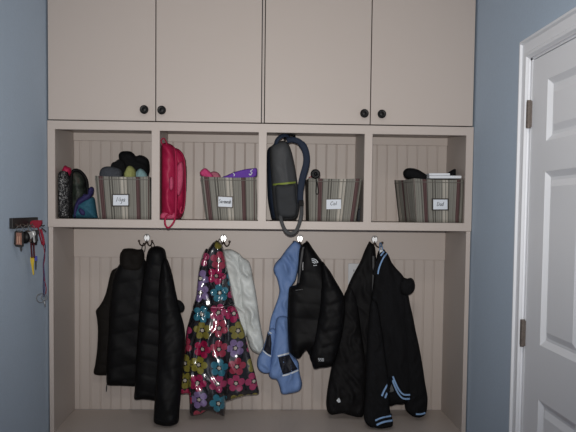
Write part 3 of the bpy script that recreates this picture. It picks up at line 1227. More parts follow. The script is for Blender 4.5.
sj = garment('varsity_jacket', 'black jacket with light blue striped knit collar, hem and cuffs, nearest the white door', 'jacket', (380, 248), .27, 'black puffer outerwear')
jb = soft('body', [(378, 251.5), (382, 249.8), (386.2, 252), (389, 256), (391.5, 262), (396, 268), (402, 274.5), (406.5, 282), (409, 298), (411.5, 312), (414, 330), (416, 352), (415, 375), (411, 398), (404, 404), (396, 404.5),
                   (390, 406), (384, 404), (376, 396), (370, 370), (368.5, 340), (370, 310), (373, 285), (375, 268)],
          .235, .04, .008, FLEECE, sj, R=.055, fold=add(radial((381, 248), 12, .008, .3, .27), crease(.06, .012, -.1, 71)))
jr = soft('sleeve', [(402, 290), (407.5, 297), (410.5, 306), (413.3, 318), (415.8, 331), (418.5, 343), (420.6, 354), (423, 368), (425, 382), (427.5, 397), (427.2, 407), (425.8, 413), (422, 417), (417, 417.5), (412, 416), (405.5, 409.5), (404.5, 400), (405, 380), (404, 350), (402, 320)],
          .225, .04, .028, FLEECE, sj, R=.045, fold=add(bumps(.005, .12, 73), crease(.055, .013, -.15, 73)))
jl = soft('sleeve', [(371, 300), (377, 303), (382, 330), (386, 360), (389, 385), (389.5, 405), (390.5, 413), (393, 421), (392, 426.5), (387, 427.8), (382, 428.6), (376, 428), (369, 426.4), (364.2, 419.8), (363.8, 410), (365, 395), (366, 370), (367, 340)],
          (.20, .045), .035, .025, FLEECE, sj, R=.04, fold=add(bumps(.005, .1, 75), crease(.055, .013, .1, 75)))
jh = soft('folded_shoulder', [(403, 278), (407.5, 278.5), (411, 277.8), (414.2, 281), (415, 287), (413, 292), (408.5, 295), (402, 294), (399, 286)], .205, .025, .022, FLEECE, sj, R=.03, res=.006, fold=bumps(.004, .05, 76))
jf = front_fn(jb, jr, jl, jh)
col_ = B()
ribbon(col_, [jf(a, b, .005, .25) for a, b in ((385.6, 251.5), (382, 256), (379, 262), (376.8, 268.5), (375.6, 275))], .030, .006)
co = obj('knit_collar', col_, FLEECE, sj)
for dx, dy in ((-1.5, -1.0), (1.4, .8)):
    q = B()
    ribbon(q, [jf(a + dx, b + dy, .012, .24) for a, b in ((385.2, 252.4), (382, 256.4), (379.2, 262), (377.1, 268), (376.2, 273))], .0075, .003)
    obj('light_blue_stripe', q, STRIPE, co)


def knit(name, m_w, line, offs, w=.009, lift=.005):
    """dark knit band with light blue stripes, each following a line of photo positions"""
    q = B()
    cxm = len(line) // 2
    ribbon(q, [jf(a, b, lift) for a, b in line], m_w, .005)
    k = obj(name, q, FLEECE, sj)
    for dx, dy in offs:
        s = B()
        ribbon(s, [jf(a + dx, b + dy, lift + .005) for a, b in line], w, .003)
        obj('light_blue_stripe', s, STRIPE, k)
    return k


knit('cuff', .042, [(375.5, 422), (379.5, 420), (384, 418.6), (391.2, 417.4)], [(-.6, -2.3), (.7, 2.3)], .009, .010)
knit('cuff', .022, [(415.6, 413.6), (419, 413.8), (422, 413.4), (425, 412.4)], [(0, 0)], .008)
knit('hem', .035, [(383.2, 396.5), (385, 392), (388, 386.5), (391.6, 378.6)], [(-1.6, -1), (1.6, 1)], .0085)
knit('hem', .035, [(392.3, 378), (395, 384.5), (398.5, 391.5), (403, 396), (409.5, 396.4)], [(-.2, 2), (.2, -2)], .0085)
soft('hem_lining', [(388, 385), (391, 381), (394.5, 387), (394, 391.5), (389, 392.5), (386.5, 390)], .19, .006, .004, mat('grey_lining', (.10, .105, .11), .6, .2, bump=.4, bscale=120), sj, R=.01, res=.004)
tg = B()
tube(tg, [at(379.4, 251, .258), at(380, 247.5, .27), at(379.6, 245, .29), at(380.2, 242.6, .322), at(381.4, 244.5, .295), at(382.4, 248, .265), at(382.6, 251, .255)], .0032, 6, step=.004)
obj('hanging_loop', tg, STRIPE, sj, smooth=True)
tl = B()
p = at(380.4, 252, .245)
box(tl, p.x - .008, p.x + .008, .216, .221, p.z - .011, p.z + .011, .001)
obj('care_label', tl, REFL, sj)

CLIP[:] = [ZOB + .001, None, None]
# ------------------------------------------------------------ baskets and what they hold
def basket(label, tl, tr, br, bl, yf, depth, m, yaw=0., u0=0., sag=.004):
    """tapered open fabric bin; tl..bl are the four front corners in the photo"""
    P = [at(*q, yf) for q in (bl, br, tr, tl)]
    zb = ZOB + .0008
    zt = (P[2].z + P[3].z) / 2
    xc = sum(q.x for q in P) / 4
    wb, wt = (P[1].x - P[0].x) / 2, (P[2].x - P[3].x) / 2
    ob, ot = (P[1].x + P[0].x) / 2 - xc, (P[2].x + P[3].x) / 2 - xc
    t = thing('fabric_basket', label, 'basket', (xc, yf + depth / 2, zb), 'striped fabric baskets')
    rot = Matrix.Rotation(yaw, 3, 'Z')
    piv = Vector((xc, yf, zb))
    n = 20
    nd = 12
    bm = B()
    uvl = bm.loops.layers.uv.new('UVMap')
    sec = []                                 # perimeter parameters: front, right, back, left
    for i in range(n): sec.append(((i / n) * 2 - 1, -1))
    for i in range(nd): sec.append((1, (i / nd) * 2 - 1))
    for i in range(n): sec.append((1 - (i / n) * 2, 1))
    for i in range(nd): sec.append((-1, 1 - (i / nd) * 2))
    m_ = len(sec)
    K = 9

    def pt(i, s, ins, zoff=0.):
        a, b = sec[i % m_]
        w = (wb + (wt - wb) * s) - ins
        o = ob + (ot - ob) * s
        d = depth / 2 * (.95 + .05 * s) - ins
        rr = 1 - .010 * (abs(a) > .99) * (abs(b) > .99)
        x = xc + o + a * w * rr
        y = yf + depth / 2 + b * d * rr
        z = zb + (zt - zb) * s + zoff
        # soft cloth: gentle waves, top edge sagging between the corners
        wv = math.sin(a * 7 + s * 3) * .0022 + math.sin(b * 9 + s * 4 + 1) * .0015
        if abs(b) > .99: y += b * wv * (1 if s > .05 else .2)
        else: x += a * wv * .8
        if s > .95: z -= sag * ((1 - a * a) if abs(b) > .99 else (1 - b * b))
        return rot @ (Vector((x, y, z)) - piv) + piv
    lev = [(s / (K - 1), 0., 0.) for s in range(K)]
    lev += [(1, .0015, .0022), (1, .0045, .0015), (.97, .005, 0), (.5, .005, 0), (.03, .005, 0)]
    rings = [[bm.verts.new(pt(i, *l)) for i in range(m_)] for l in lev]
    per = [0.]
    for i in range(m_):
        per.append(per[-1] + (pt(i + 1, .5, 0) - pt(i, .5, 0)).length)
    sc_ = 1 / .30
    for A, C in zip(rings, rings[1:]):
        for i in range(m_):
            jx = (i + 1) % m_
            f = bm.faces.new((A[i], A[jx], C[jx], C[i]))
            for l, q in zip(f.loops, (per[i], per[i + 1], per[i + 1], per[i])):
                l[uvl].uv = (q * sc_ + u0, 0)
    bm.faces.new(list(reversed(rings[0])))
    bm.faces.new(rings[-1])
    bmesh.ops.recalc_face_normals(bm, faces=bm.faces)
    bo = obj('bin', bm, m, t, smooth=True)
    hem = B()
    tube(hem, [pt(i, .93, -.0004) for i in range(m_)], .0016, 6, closed=True)
    obj('rim_seam', hem, mat('taupe_hem_' + 'thread', (.15, .14, .125), .8, .2), t, smooth=True)
    return t, bo


def card(t, bo, tl, tr, br, bl, text, full=True):
    """metal label frame with a white card and pen writing on a basket's front"""
    f = front_fn(bo)
    C = [f(*q, .0012) for q in (bl, br, tr, tl)]
    mid = sum(C, Vector()) / 4
    ex = ((C[1] - C[0]) + (C[2] - C[3])).normalized()
    ez = ((C[3] - C[0]) + (C[2] - C[1])).normalized()
    nn = ex.cross(ez).normalized()           # towards the back or the front
    if nn.y > 0: nn = -nn
    w = ((C[1] - C[0]).length + (C[2] - C[3]).length) / 4
    h = ((C[3] - C[0]).length + (C[2] - C[1]).length) / 4
    mid = mid + nn * .0035
    P = lambda a, b, o: mid + ex * (a * w) + ez * (b * h) + nn * o

    def slab(a0, a1, b0, b1, o0, o1):
        bm = B()
        q = [bm.verts.new(P(a, b, o)) for o in (o0, o1) for a, b in ((a0, b0), (a1, b0), (a1, b1), (a0, b1))]
        for ids in ((0, 1, 2, 3), (7, 6, 5, 4), (0, 4, 5, 1), (1, 5, 6, 2), (2, 6, 7, 3), (3, 7, 4, 0)):
            bm.faces.new([q[i] for i in ids])
        return bm
    holder = slab(-1.0, 1.0, -1.02, 1.02, -.0035, -.0006)
    for (a0, a1, b0, b1) in ((-1.1, 1.1, .98, 1.2), (-1.1, 1.1, -1.2, -.98), (-1.14, -.98, -1.2, 1.2), (.98, 1.14, -1.2, 1.2)) if full else ((-1.0, 1.0, .95, 1.12),):
        b2 = slab(a0, a1, b0, b1, -.0035, .0016)
        me = bpy.data.meshes.new('x'); b2.to_mesh(me); b2.free(); holder.from_mesh(me); bpy.data.meshes.remove(me)
    bmesh.ops.recalc_face_normals(holder, faces=holder.faces)
    ho = obj('label_holder', holder, HINGE2, t)
    cd = slab(-.98, .98, -.98, .98, -.0004, .0008)
    bmesh.ops.recalc_face_normals(cd, faces=cd.faces)
    co = obj('white_card', cd, CARD, ho)
    ink = B()
    for ln in text:
        tube(ink, [P(a, b, .0012) for a, b in ln], .0011, 5)
    obj('handwriting', ink, INK, ho, smooth=True)


HINGE2 = mat('dark_bronze_label_frame', (.05, .042, .036), .45, .4, metal=.4)


def write(s, x0, y0, w, h, slant=.12):
    """simple pen strokes; each letter in a unit box, x across, y up"""
    G = {'M': [[(0, 0), (.12, 1), (.5, .15), (.88, 1), (1, 0)]], 'y': [[(0, .6), (.15, .1), (.6, .1), (.8, .6)], [(.85, .6), (.65, -.4), (.2, -.5)]],
         'a': [[(.8, .55), (.3, .6), (.05, .25), (.3, 0), (.7, .15), (.8, .55), (.85, 0), (1, .08)]],
         'S': [[(.9, .9), (.5, 1), (.15, .78), (.5, .5), (.85, .25), (.5, 0), (.05, .1)]],
         'v': [[(0, .6), (.4, 0), (.85, .6)]], 'n': [[(.05, .6), (.1, 0)], [(.1, .4), (.5, .6), (.75, .45), (.8, 0)]],
         'h': [[(.1, 1), (.1, 0)], [(.1, .4), (.5, .6), (.75, .4), (.85, 0)]],
         'C': [[(.95, .8), (.6, 1), (.15, .7), (.1, .3), (.45, 0), (.95, .15)]], 'l': [[(.3, 1), (.35, .1), (.7, .05)]],
         'D': [[(.1, 0), (.15, 1), (.7, .85), (.95, .45), (.6, .05), (.1, 0)]],
         'd': [[(.8, .5), (.3, .6), (.05, .25), (.35, 0), (.75, .2)], [(.85, 1), (.8, 0)]], 'm': [[(0, 0), (.05, .6), (.3, .6), (.4, 0)], [(.4, .5), (.75, .6), (.85, 0)]]}
    out = []
    wd = [{'M': 1.7, 'D': 1.3, 'C': 1.3, 'm': 1.4, 'l': .6, 'S': 1.1}.get(ch, 1.) for ch in s]
    u = w / sum(wd)
    x = x0
    for ch, k in zip(s, wd):
        for ln in G[ch]:
            out.append([(x + u * k * a * .84 + slant * b * h, y0 + b * h) for a, b in ln])
        x += u * k
    return out


# cubby one
CLIP[1], CLIP[2] = -SI + .003, -PITCH - .013
S1 = stripe_mat('striped_weave_one', .0)
b1, bo1 = basket('striped fabric basket with dark knitwear heaped above its rim, first from the left', (94.6, 176.4), (149.6, 176.4), (149.4, 219.5), (98.4, 219.5), .035, .30, S1, u0=.10)
card(b1, bo1, (113.2, 194.9), (128.6, 194.9), (128.6, 205.4), (113.2, 205.4), write('Mya', -.55, -.25, 1.15, .85))
tag(soft('glove', [(110.5, 167), (112, 163), (115.5, 161.3), (118, 159.5), (122, 160), (125, 163), (126, 170), (123, 176), (115, 178), (111, 173)], .158, .02, .018, FLEECE, None, R=.03, res=.005, fold=bumps(.005, .05, 81)),
    'small black glove lying on the slate knit in the leftmost basket', 'glove')
tag(soft('knit_hat', [(119, 160), (118.6, 155), (121, 151.8), (126, 151), (131, 151.6), (134.2, 154), (136, 156), (140, 155), (145, 156.6), (148.6, 160), (149.8, 166), (149.3, 173), (146, 180), (134, 182), (125, 178), (120.5, 168)], .252, .055, .05, FLEECE, None, R=.05, res=.006, fold=add(bumps(.006, .08, 82), crease(.04, .012, .9, 82))),
    'black knit hat with a rolled brim, on top of the leftmost basket', 'hat')
tag(soft('scarf', [(99.4, 176), (100.4, 170), (104, 167), (110, 166.4), (116, 167.5), (121, 170), (122.4, 175), (120, 185), (110, 187), (102.5, 184)], .09, .035, .035, GREYC, None, R=.04, res=.006, fold=crease(.035, .012, 1.0, 83)),
    'slate grey knit scarf along the left rim of the leftmost basket', 'scarf')
tag(soft('mitten', [(123.6, 175), (125.6, 169.5), (128, 166), (131.5, 166.2), (135, 169.5), (136, 175), (134, 186), (126, 186)], .085, .035, .03, OLIVE, None, R=.03, res=.005, fold=crease(.03, .010, .3, 84)),
    'pale olive knit mitten poking over the rim of the leftmost basket', 'mitten')
tag(soft('mitten', [(133.5, 176), (136.5, 171), (140, 168.5), (143.5, 170), (146.5, 173.5), (147.8, 178), (146.5, 186), (136, 186)], .165, .035, .035, AQUA, None, R=.03, res=.005, fold=crease(.03, .010, -.5, 85)),
    'pale aqua knit mitten beside the olive one in the leftmost basket', 'mitten')

sb = thing('tote_bag', 'flat black tote with white speckled pattern, standing against the left cubby side', 'bag', at(63, 218.6, .10))
spb = soft('bag_body', [(57.6, 219), (56.8, 205), (57, 190), (58, 177), (60, 172), (64, 170.2), (68, 172), (69.8, 180), (70.4, 195), (70.4, 210), (70, 219)], .09, .06, .05, SPECK, sb, R=.022, res=.006, fold=bumps(.005, .09, 86))
soft('crimson_lining', [(61, 174), (63, 168.2), (65, 165.4), (68, 166.8), (71, 168.3), (71, 173), (68, 177), (63, 177)], .10, .03, .03, RED, sb, R=.016, res=.005)
q = B()
tube(q, [at(69.5, 218, .05), at(69.8, 200, .03), at(69.4, 180, .03), at(67, 172, .05)], .0035, 8, step=.01)
obj('edge_piping', q, BLACK, sb, smooth=True)

mb = thing('mesh_backpack', 'round-topped dark mesh backpack behind the teal bag in the leftmost cubby', 'backpack', at(79, 218.6, .22))
soft('bag_body', [(71, 219), (70.6, 200), (70.8, 182), (71.5, 173), (74, 170), (79, 171), (83.5, 175), (86.4, 181), (87.4, 190), (87, 205), (85.5, 219)], .25, .06, .11, MESHM, mb, R=.05, res=.006, fold=bumps(.005, .08, 87))
q = B()
tube(q, [at(71, 214, .195), at(70.8, 185, .19), at(71.7, 173.5, .195), at(74.5, 170.2, .20), at(79.5, 171.2, .20), at(84, 175.6, .20), at(86.8, 182, .20), at(87.6, 195, .20)], .008, 8, step=.01)
obj('padded_rim', q, BLACK, mb, smooth=True)

tb = thing('drawstring_bag', 'small teal and indigo cloth bag slumped against the leftmost basket', 'bag', at(86, 218.6, .075))
soft('bag_body', [(74, 219.3), (74.5, 211), (77, 204), (80.5, 200), (86, 197.5), (91, 196.5), (94.5, 198), (96, 206), (97.2, 214), (97.6, 219.3)], .085, .055, .05, TEAL, tb, R=.04, res=.005, fold=crease(.045, .014, .5, 88))
soft('indigo_top', [(73.6, 214), (74.6, 206), (77.5, 199), (81.5, 196.5), (84, 193.6), (87.5, 193.8), (87.8, 190), (91, 186.6), (94, 188.3), (93.6, 193), (91.8, 196), (89.5, 199.5), (84.5, 202.5), (79.5, 208), (77, 216), (74.5, 219)], .055, .03, .03, DPURPLE, tb, R=.025, res=.005, fold=bumps(.006, .04, 89))
soft('pocket_slit', [(78.5, 209.5), (81, 208), (84.5, 211), (84.8, 215), (82, 215.3), (79.5, 213)], .035, .008, .01, DPURPLE, tb, R=.012, res=.004)

# cubby two
CLIP[1], CLIP[2] = -PITCH + .013, -.013
rb = thing('backpack', 'crimson backpack standing sideways against the cubby divider, straps dangling over the edge', 'backpack', at(169, 219, .10))
rbody = soft('bag_body', [(158.4, 219.4), (158.2, 195), (158.2, 170), (158.8, 155), (160.5, 146), (163.5, 143), (169, 143.4), (173.5, 146), (176.5, 151), (178.3, 162), (178.8, 180), (178.8, 200), (178.2, 219.4)], .10, .08, .24, RED, rb, R=.045, res=.007, fold=add(bumps(.006, .12, 91), crease(.07, .014, .1, 91)))
soft('back_padding', [(172, 150), (176, 148), (181, 151), (184.6, 157), (186, 170), (185.6, 190), (184.2, 206), (181, 217.5), (174, 218.5), (171, 200), (170.5, 170)], .13, .05, .20, RED, rb, R=.035, res=.007, fold=crease(.05, .014, -.1, 92))
soft('mesh_pocket', [(175.5, 170), (178.5, 163), (182.4, 162), (183.6, 172), (182.5, 187), (179, 196), (176, 192), (175, 180)], .075, .012, .012, REDP, rb, R=.015, res=.005, fold=bumps(.005, .03, 93))
soft('side_tab', [(169.6, 178), (172.2, 176.6), (173.4, 180), (173.2, 188), (171, 190.6), (169.2, 188)], .016, .008, .008, REDP, rb, R=.01, res=.004)
q = B()
tube(q, [at(163, 145.5, .05), at(161, 141, .06), at(163.6, 138.2, .07), at(166, 141.5, .06), at(166.8, 144.5, .05)], .003, 8, step=.004)
obj('grab_handle', q, RED, rb, smooth=True)
q = B()
tube(q, [at(174, 147.5, .02), at(175.6, 152, -.004), at(176.4, 165, -.018), at(176.4, 190, -.02), at(176, 210, -.02), at(174.6, 220, -.016), at(171.5, 225.4, -.018), at(168, 227.8, -.018),
         at(165.4, 225, -.018), at(165, 219.5, -.016), at(167.5, 215, -.008), at(172, 213.4, .0)], .0062, 8, flat=.5, step=.006)
obj('shoulder_strap', q, RED, rb, smooth=True)
q = B()
tube(q, [at(178.4, 150.8, .06), at(182, 154.5, .05), at(184.4, 163, .04), at(185.2, 182, .03), at(185, 200, .03), at(183.4, 210.5, .03), at(181.4, 213.4, .03), at(180.4, 210.6, .03), at(181.8, 206.6, .03)], .0048, 8, flat=.5, step=.006)
obj('shoulder_strap', q, RED, rb, smooth=True)
soft('bottom_pocket', [(160.5, 218.6), (161, 213.5), (165, 212), (171, 211.5), (175.5, 213.5), (176, 218.6)], .034, .012, .02, REDP, rb, R=.015, res=.004, fold=bumps(.004, .03, 94))

S2 = stripe_mat('striped_weave_two', .0)
b2, bo2 = basket('striped fabric basket holding purple felt and pink knit cloth, second from the left', (200.8, 177.2), (256.6, 177), (256.8, 220.6), (206, 220.6), .035, .29, S2, yaw=.06, u0=.11)
card(b2, bo2, (218.4, 196.6), (232.2, 197.2), (232.2, 207.2), (218.2, 206.4), write('Savannah', -.88, -.3, 1.75, .8, .05))
tag(soft('felt_pennant', [(222, 178), (227, 175.2), (233, 172.6), (240, 170.4), (247, 168.9), (252, 168.4), (256.8, 168.4), (256.9, 175.4), (254.2, 178), (252, 186), (240, 188), (228, 186)], .08, .006, .006, PURPLE, None, R=.006, res=.006, fold=bumps(.004, .12, 95)),
    'purple felt pennant with pale printed squiggles, upright in the second basket', 'pennant')
pn = [o for o in bpy.data.objects if o.name.startswith('felt_pennant')][0]
pf = front_fn(pn)
q = B()
for ln in ([(234.2, 171.6), (233.2, 173.4), (234.6, 174.6), (233.8, 176.2)], [(252.6, 169.6), (250.4, 171.4), (252.2, 172.8), (249.8, 175.4)], [(248.8, 174), (251.4, 175)]):
    tube(q, [pf(a, b, .002) for a, b in ln], .0022, 6, step=.004)
obj('pale_print', q, REFL, pn)
tag(soft('pink_cloth', [(199.6, 173), (202.4, 169.2), (205.6, 168.2), (208.6, 170.4), (212, 174), (213.6, 178.5), (210, 186), (206.5, 184), (204, 178.4), (201.6, 176.2)], .075, .02, .02, PINKK, None, R=.025, res=.005, fold=crease(.03, .008, .6, 96)),  # made-up pink cloth standing in for a left-out doll
    'bright pink knit stand-in poking up at the left rim of the second basket', 'glove')
tag(soft('pink_cloth', [(207.5, 178), (210, 172.8), (214, 171.4), (218, 172.6), (220.6, 176), (221.5, 183), (214, 187), (208.5, 185)], .14, .025, .025, ROSE, None, R=.025, res=.005, fold=bumps(.006, .035, 97)),  # second made-up cloth of the same stand-in
    'dusty rose knit stand-in beside the bright pink one in the second basket', 'glove')

# cubby three
CLIP[1], CLIP[2] = .013, PITCH - .013
gb = thing('backpack', 'charcoal and navy backpack with a lime green stripe, hung by its top loop', 'backpack', at(281, 219.5, .10))
soft('back_padding', [(266.8, 172), (267, 152), (269, 147.5), (275, 145.5), (282, 150), (284, 185), (282, 219.8), (272.5, 219.4), (270, 212), (267.6, 198)], .14, .06, .14, NAVYP, gb, R=.03, res=.007, fold=bumps(.005, .12, 101))
gbb = soft('bag_body', [(269.5, 151), (271, 146.5), (276, 142.6), (282, 140.8), (286.5, 141.6), (290, 147), (293, 157), (295.6, 170), (297.8, 185), (299.4, 200), (299.2, 210), (297.2, 217), (293.5, 220), (282, 220.4), (276.2, 219.8), (273, 205), (271, 180), (269.8, 162)], .09, .075, .18, GREYP, gb, R=.05, res=.007, fold=add(bumps(.005, .14, 102), crease(.08, .012, .1, 102)))
gpk = soft('front_pocket', [(275.6, 186), (285, 185), (294.5, 184.6), (296, 195), (297.4, 208), (295, 216.4), (286, 217.8), (278.4, 216.5), (276.2, 203)], .010, .018, .04, GREYK, gb, R=.02, res=.006, fold=bumps(.005, .08, 103))
gf = front_fn(gbb, gpk)
q = B()
ribbon(q, [gf(a, b, .004, .02) for a, b in ((272.8, 184.6), (276, 184.4), (282, 183.8), (289, 183.1), (295.6, 182.4))], .0095, .004)
obj('lime_stripe', q, LIME, gb)
q = B()
tube(q, [at(275.5, 147, .06), at(276.6, 141, .05), at(281, 136.4, .05), at(286.5, 135.4, .06), at(290, 139, .07)], .011, 8, flat=.5, step=.008)
obj('grab_handle', q, STRAPB, gb, smooth=True)
q = B()
p0 = at(289, 132.6, .10)
tube(q, [at(285, 139, .07), at(285.6, 135.4, .08), at(290, 134.4, .09), at(294, 135.2, .09), at(294.2, 139.8, .08)], .008, 8, flat=.6, step=.006)
obj('hanging_loop', q, BLACK, gb, smooth=True)
q = B()
tube(q, [at(287, 140.4, .05), at(293, 139.6, .04), at(299.5, 142, .035), at(304.4, 148, .03), at(306.6, 157, .03), at(305.8, 166, .03), at(303, 176, .03), at(301, 186, .03), at(300.2, 196, .03), at(300.6, 204, .03)],
     [.013, .0155, .0155, .0155, .014, .011], 10, flat=.35, step=.008, flatdir=(0, 1, 0))
obj('shoulder_strap', q, STRAPB, gb, smooth=True)
q = B()
tube(q, [at(300.8, 202, .025), at(301.6, 210, .0), at(300.6, 218, -.022), at(298.5, 226, -.026), at(295.4, 231.6, -.026), at(291, 233.8, -.026), at(286.6, 232, -.026), at(283.4, 227, -.025), at(281.4, 221, -.02), at(280.4, 215, .0)],
     .0085, 8, flat=.3, step=.008, flatdir=(0, 1, 0))
obj('strap_tail', q, GREYP, gb, smooth=True)
q = B()
p = at(301, 203, .012)
box(q, p.x - .012, p.x + .012, p.y - .006, p.y + .006, p.z - .015, p.z + .013, .003)
obj('buckle', q, BLACK, gb)

S3 = stripe_mat('striped_weave_three', .0)
b3, bo3 = basket('striped fabric basket beside the charcoal backpack, third from the left', (308.8, 178.4), (362.2, 178.6), (356, 221.8), (309.2, 221.6), .04, .29, S3, u0=.02)
card(b3, bo3, (326.2, 199.4), (341.2, 199), (341, 209), (326.2, 209.2), write('Cal', -.5, -.2, .95, .75), False)
tp = thing('tape_reel', 'round black retractable reel with a wrist cord, on the rim of the third basket', 'reel', at(315.2, 178, .035))
p = at(315.4, 174, .03)
q = B()
lathe(q, [(.0001, .012), (.017, .012), (.0215, .008), (.0225, 0), (.0215, -.008), (.016, -.012), (.014, -.0105), (.008, -.0105), (.0065, -.013), (.0001, -.0135)], (p.x, p.y, p.z), 'Y', 24)
obj('reel_body', q, KNOB, tp, smooth=True)
q = B()
tube(q, [at(315.6, 177.4, .022), at(316.6, 183, .018), at(316, 189, .018), at(316, 193, .018), at(317.2, 194.4, .018), at(318.4, 192, .018), at(317.8, 187, .018), at(317, 181.5, .018)], .0022, 6, step=.004)
obj('wrist_cord', q, BLACK, tp, smooth=True)
q = B()
tube(q, [at(312.6, 176, .03), at(310.5, 177, .032), at(308.6, 177.6, .035)], [.003, .0024, .0016], 6)
obj('red_lever', q, REDL, tp)
tag(soft('dark_soft_shape', [(357, 222), (357.5, 212), (360, 204), (362.6, 198), (364.4, 203), (364.8, 214), (364.6, 222)], .16, .05, .06, GREYC, None, R=.02, res=.005, fold=bumps(.006, .04, 104)),  # dark soft shape filling the gap beside the basket
    'dark grey soft shape between the third basket and the cubby divider', 'pouch')

# cubby four
CLIP[1], CLIP[2] = PITCH + .013, SI - .003
S4 = stripe_mat('striped_weave_four', .0)
b4, bo4 = basket('striped fabric basket with white paper across its rim, rightmost of the four', (412, 179.4), (466, 179.2), (464.6, 222.8), (416, 222.8), .03, .24, S4, yaw=.2, u0=.02)
card(b4, bo4, (432.6, 199.4), (447.2, 199.4), (447.2, 209.4), (432.6, 209.4), write('Dad', -.5, -.3, .95, .8))
tag(soft('knit_hat', [(403, 173.6), (404, 170.4), (407.5, 168.2), (413, 168.2), (418.5, 169.8), (423, 172.4), (425.5, 174), (427, 176), (425, 182), (418, 184), (410, 180), (404.6, 177.4)], .13, .045, .045, FLEECE, None, R=.03, res=.006, fold=bumps(.005, .08, 105)),
    'black fleece hat drooping over the left rim of the rightmost basket', 'hat')
tag(soft('winter_glove', [(446.6, 175), (449.6, 171.5), (454, 169), (457, 169.4), (459.8, 172.6), (461, 177), (455, 182), (450, 184)], .20, .025, .04, FLEECE, None, R=.03, res=.005, fold=bumps(.005, .05, 106)),
    'black glove behind the white paper in the rightmost basket', 'glove')
pp = thing('paper_stack', 'folded white papers lying across the rim of the rightmost basket', 'paper', at(445, 178.4, .09))
for nm, (xa, xb, ya, yb, y0, y1) in (('lower_sheet', (429.4, 461.6, 178.4, 175.6, .05, .17)), ('upper_sheet', (429.2, 450, 175.4, 173.2, .06, .16))):
    A, C = at(xa, ya, y0), at(xb, yb, y0)
    q = B()
    box(q, A.x, C.x, y0, y1, A.z, A.z + max(.008, (at(xa, yb, y0).z - A.z)), .0015)
    rotm = Matrix.Rotation(-.012, 4, 'Y')
    bmesh.ops.rotate(q, cent=(A.x, y0, A.z), matrix=rotm.to_3x3(), verts=q.verts)
    obj(nm, q, PAPER, pp)

# ------------------------------------------------------------ key rack on the left wall
KX = -WL + .012


def K(px, py, out=.02):
    return atx(px, py, -WL + out)


a_, b_ = K(9.2, 223.5, .0), K(34.8, 222.5, .0)
zt_, zb_ = K(9.2, 218.2, .01).z, K(9.2, 229, .01).z
kr = thing('key_rack', 'small black wooden key rack screwed to the blue left wall', 'key rack', (-WL, (a_.y + b_.y) / 2, zb_))
bd = obj('board', box(B(), -WL + .0002, -WL + .014, a_.y, b_.y, zb_, zt_, .002), RACKM, kr)
for k, px in enumerate((14, 21, 26, 28, 33)):
    q = B()
    y = atx(px - 1.2, 230, -WL).y - .010
    z = zb_ + .012
    tube(q, [(-WL + .013, y, z + .004), (-WL + .022, y, z), (-WL + .030, y, z - .004), (-WL + .034, y, z + .006)], .002, 8, step=.004)
    obj('hook', q, BRONZE, kr, smooth=True)


KY = 0.


def hang(px):                      # depth at which something on the rack hangs: just right of the wall there
    global KY
    KY = atx(px - 1.2, 230, -WL).y


def hooked(r):                     # centre of a ring of radius r that sits over the hook there
    return Vector((-WL + .0285, KY - .010, zb_ + .0075 - r + .003))


def KK(px, py, out=.02):
    return at(px, py, KY - (out - .02))


def ring(bm, c, r, t=.0012):
    c = Vector(c)
    pts = [c + Vector((r * math.cos(2 * PI * i / 20), .25 * r * math.sin(2 * PI * i / 20), r * math.sin(2 * PI * i / 20))) for i in range(20)]
    tube(bm, pts, t, 6, closed=True)
    return bm


def slabx(bm, pts, o0, o1):
    """solid of an outline hanging across the wall, between two distances"""
    A = [bm.verts.new((x, KY - (o0 - .02), z)) for x, z in pts]
    C = [bm.verts.new((x, KY - (o1 - .02), z)) for x, z in pts]
    n = len(pts)
    for i in range(n):
        bm.faces.new((A[i], A[(i + 1) % n], C[(i + 1) % n], C[i]))
    bm.faces.new(A); bm.faces.new(list(reversed(C)))
    bmesh.ops.recalc_face_normals(bm, faces=bm.faces)
    return bm


def outl(px, out=.02):
    return [(KK(a, b, out).x, KK(a, b, out).z) for a, b in px]


X = lambda o: o
hang(14)
t = thing('photo_keychain', 'keychain with a brown photo in a black frame, leftmost on the key rack', 'keychain', KK(18.5, 248, .02))
q = B(); slabx(q, outl([(14.6, 232), (16, 230.4), (21.5, 230.6), (23.4, 233), (23.2, 246), (21.5, 247.4), (15.6, 246.6), (14, 244)]), X(.012), X(.021))
f_ = obj('frame', q, RACKM, t)
q = B(); slabx(q, outl([(16.2, 232.6), (21.6, 232.8), (21.8, 245), (16, 244.4)], .022), X(.020), X(.023))
obj('brown_photo', q, PHOTO, f_)
for a in (17.6, 19.6):
    q = B(); slabx(q, outl([(a - .3, 236), (a + .3, 236), (a + .5, 243.6), (a - .5, 243.6)], .024), X(.0225), X(.0245))
    obj('pale_figure', q, mat('pale_print_figure', (.42, .25, .18), .4, .3), f_)
q = B(); ring(q, hooked(.011), .011); obj('split_ring', q, RINGM, t, smooth=True)
q = B(); slabx(q, outl([(19.6, 247), (21.6, 247.4), (21.8, 250), (20.8, 252), (19.8, 250)]), X(.014), X(.018)); obj('grey_tab', q, GREYZIP, t)

hang(21)
t = thing('key_fob', 'round black remote fob beside the photo keychain on the rack', 'key fob', KK(25, 243.5, .02))
q = B()
c = KK(25, 237.5, .03)
lathe(q, [(.0001, -.008), (.016, -.008), (.0195, -.003), (.0195, .003), (.016, .008), (.0001, .008)], c, 'Y', 20)
for v in q.verts: v.co.z = c.z + (v.co.z - c.z) * 1.25
obj('fob_body', q, KNOB, t, smooth=True)
q = B(); ring(q, hooked(.010), .010); obj('split_ring', q, RINGM, t, smooth=True)

hang(26)
t = thing('key_bunch', 'bunch of keys with a yellow tag and dark red straps below', 'keys', KK(32, 275, .03))
q = B(); ring(q, hooked(.013), .013, .0016); obj('split_ring', q, RINGM, t, smooth=True)


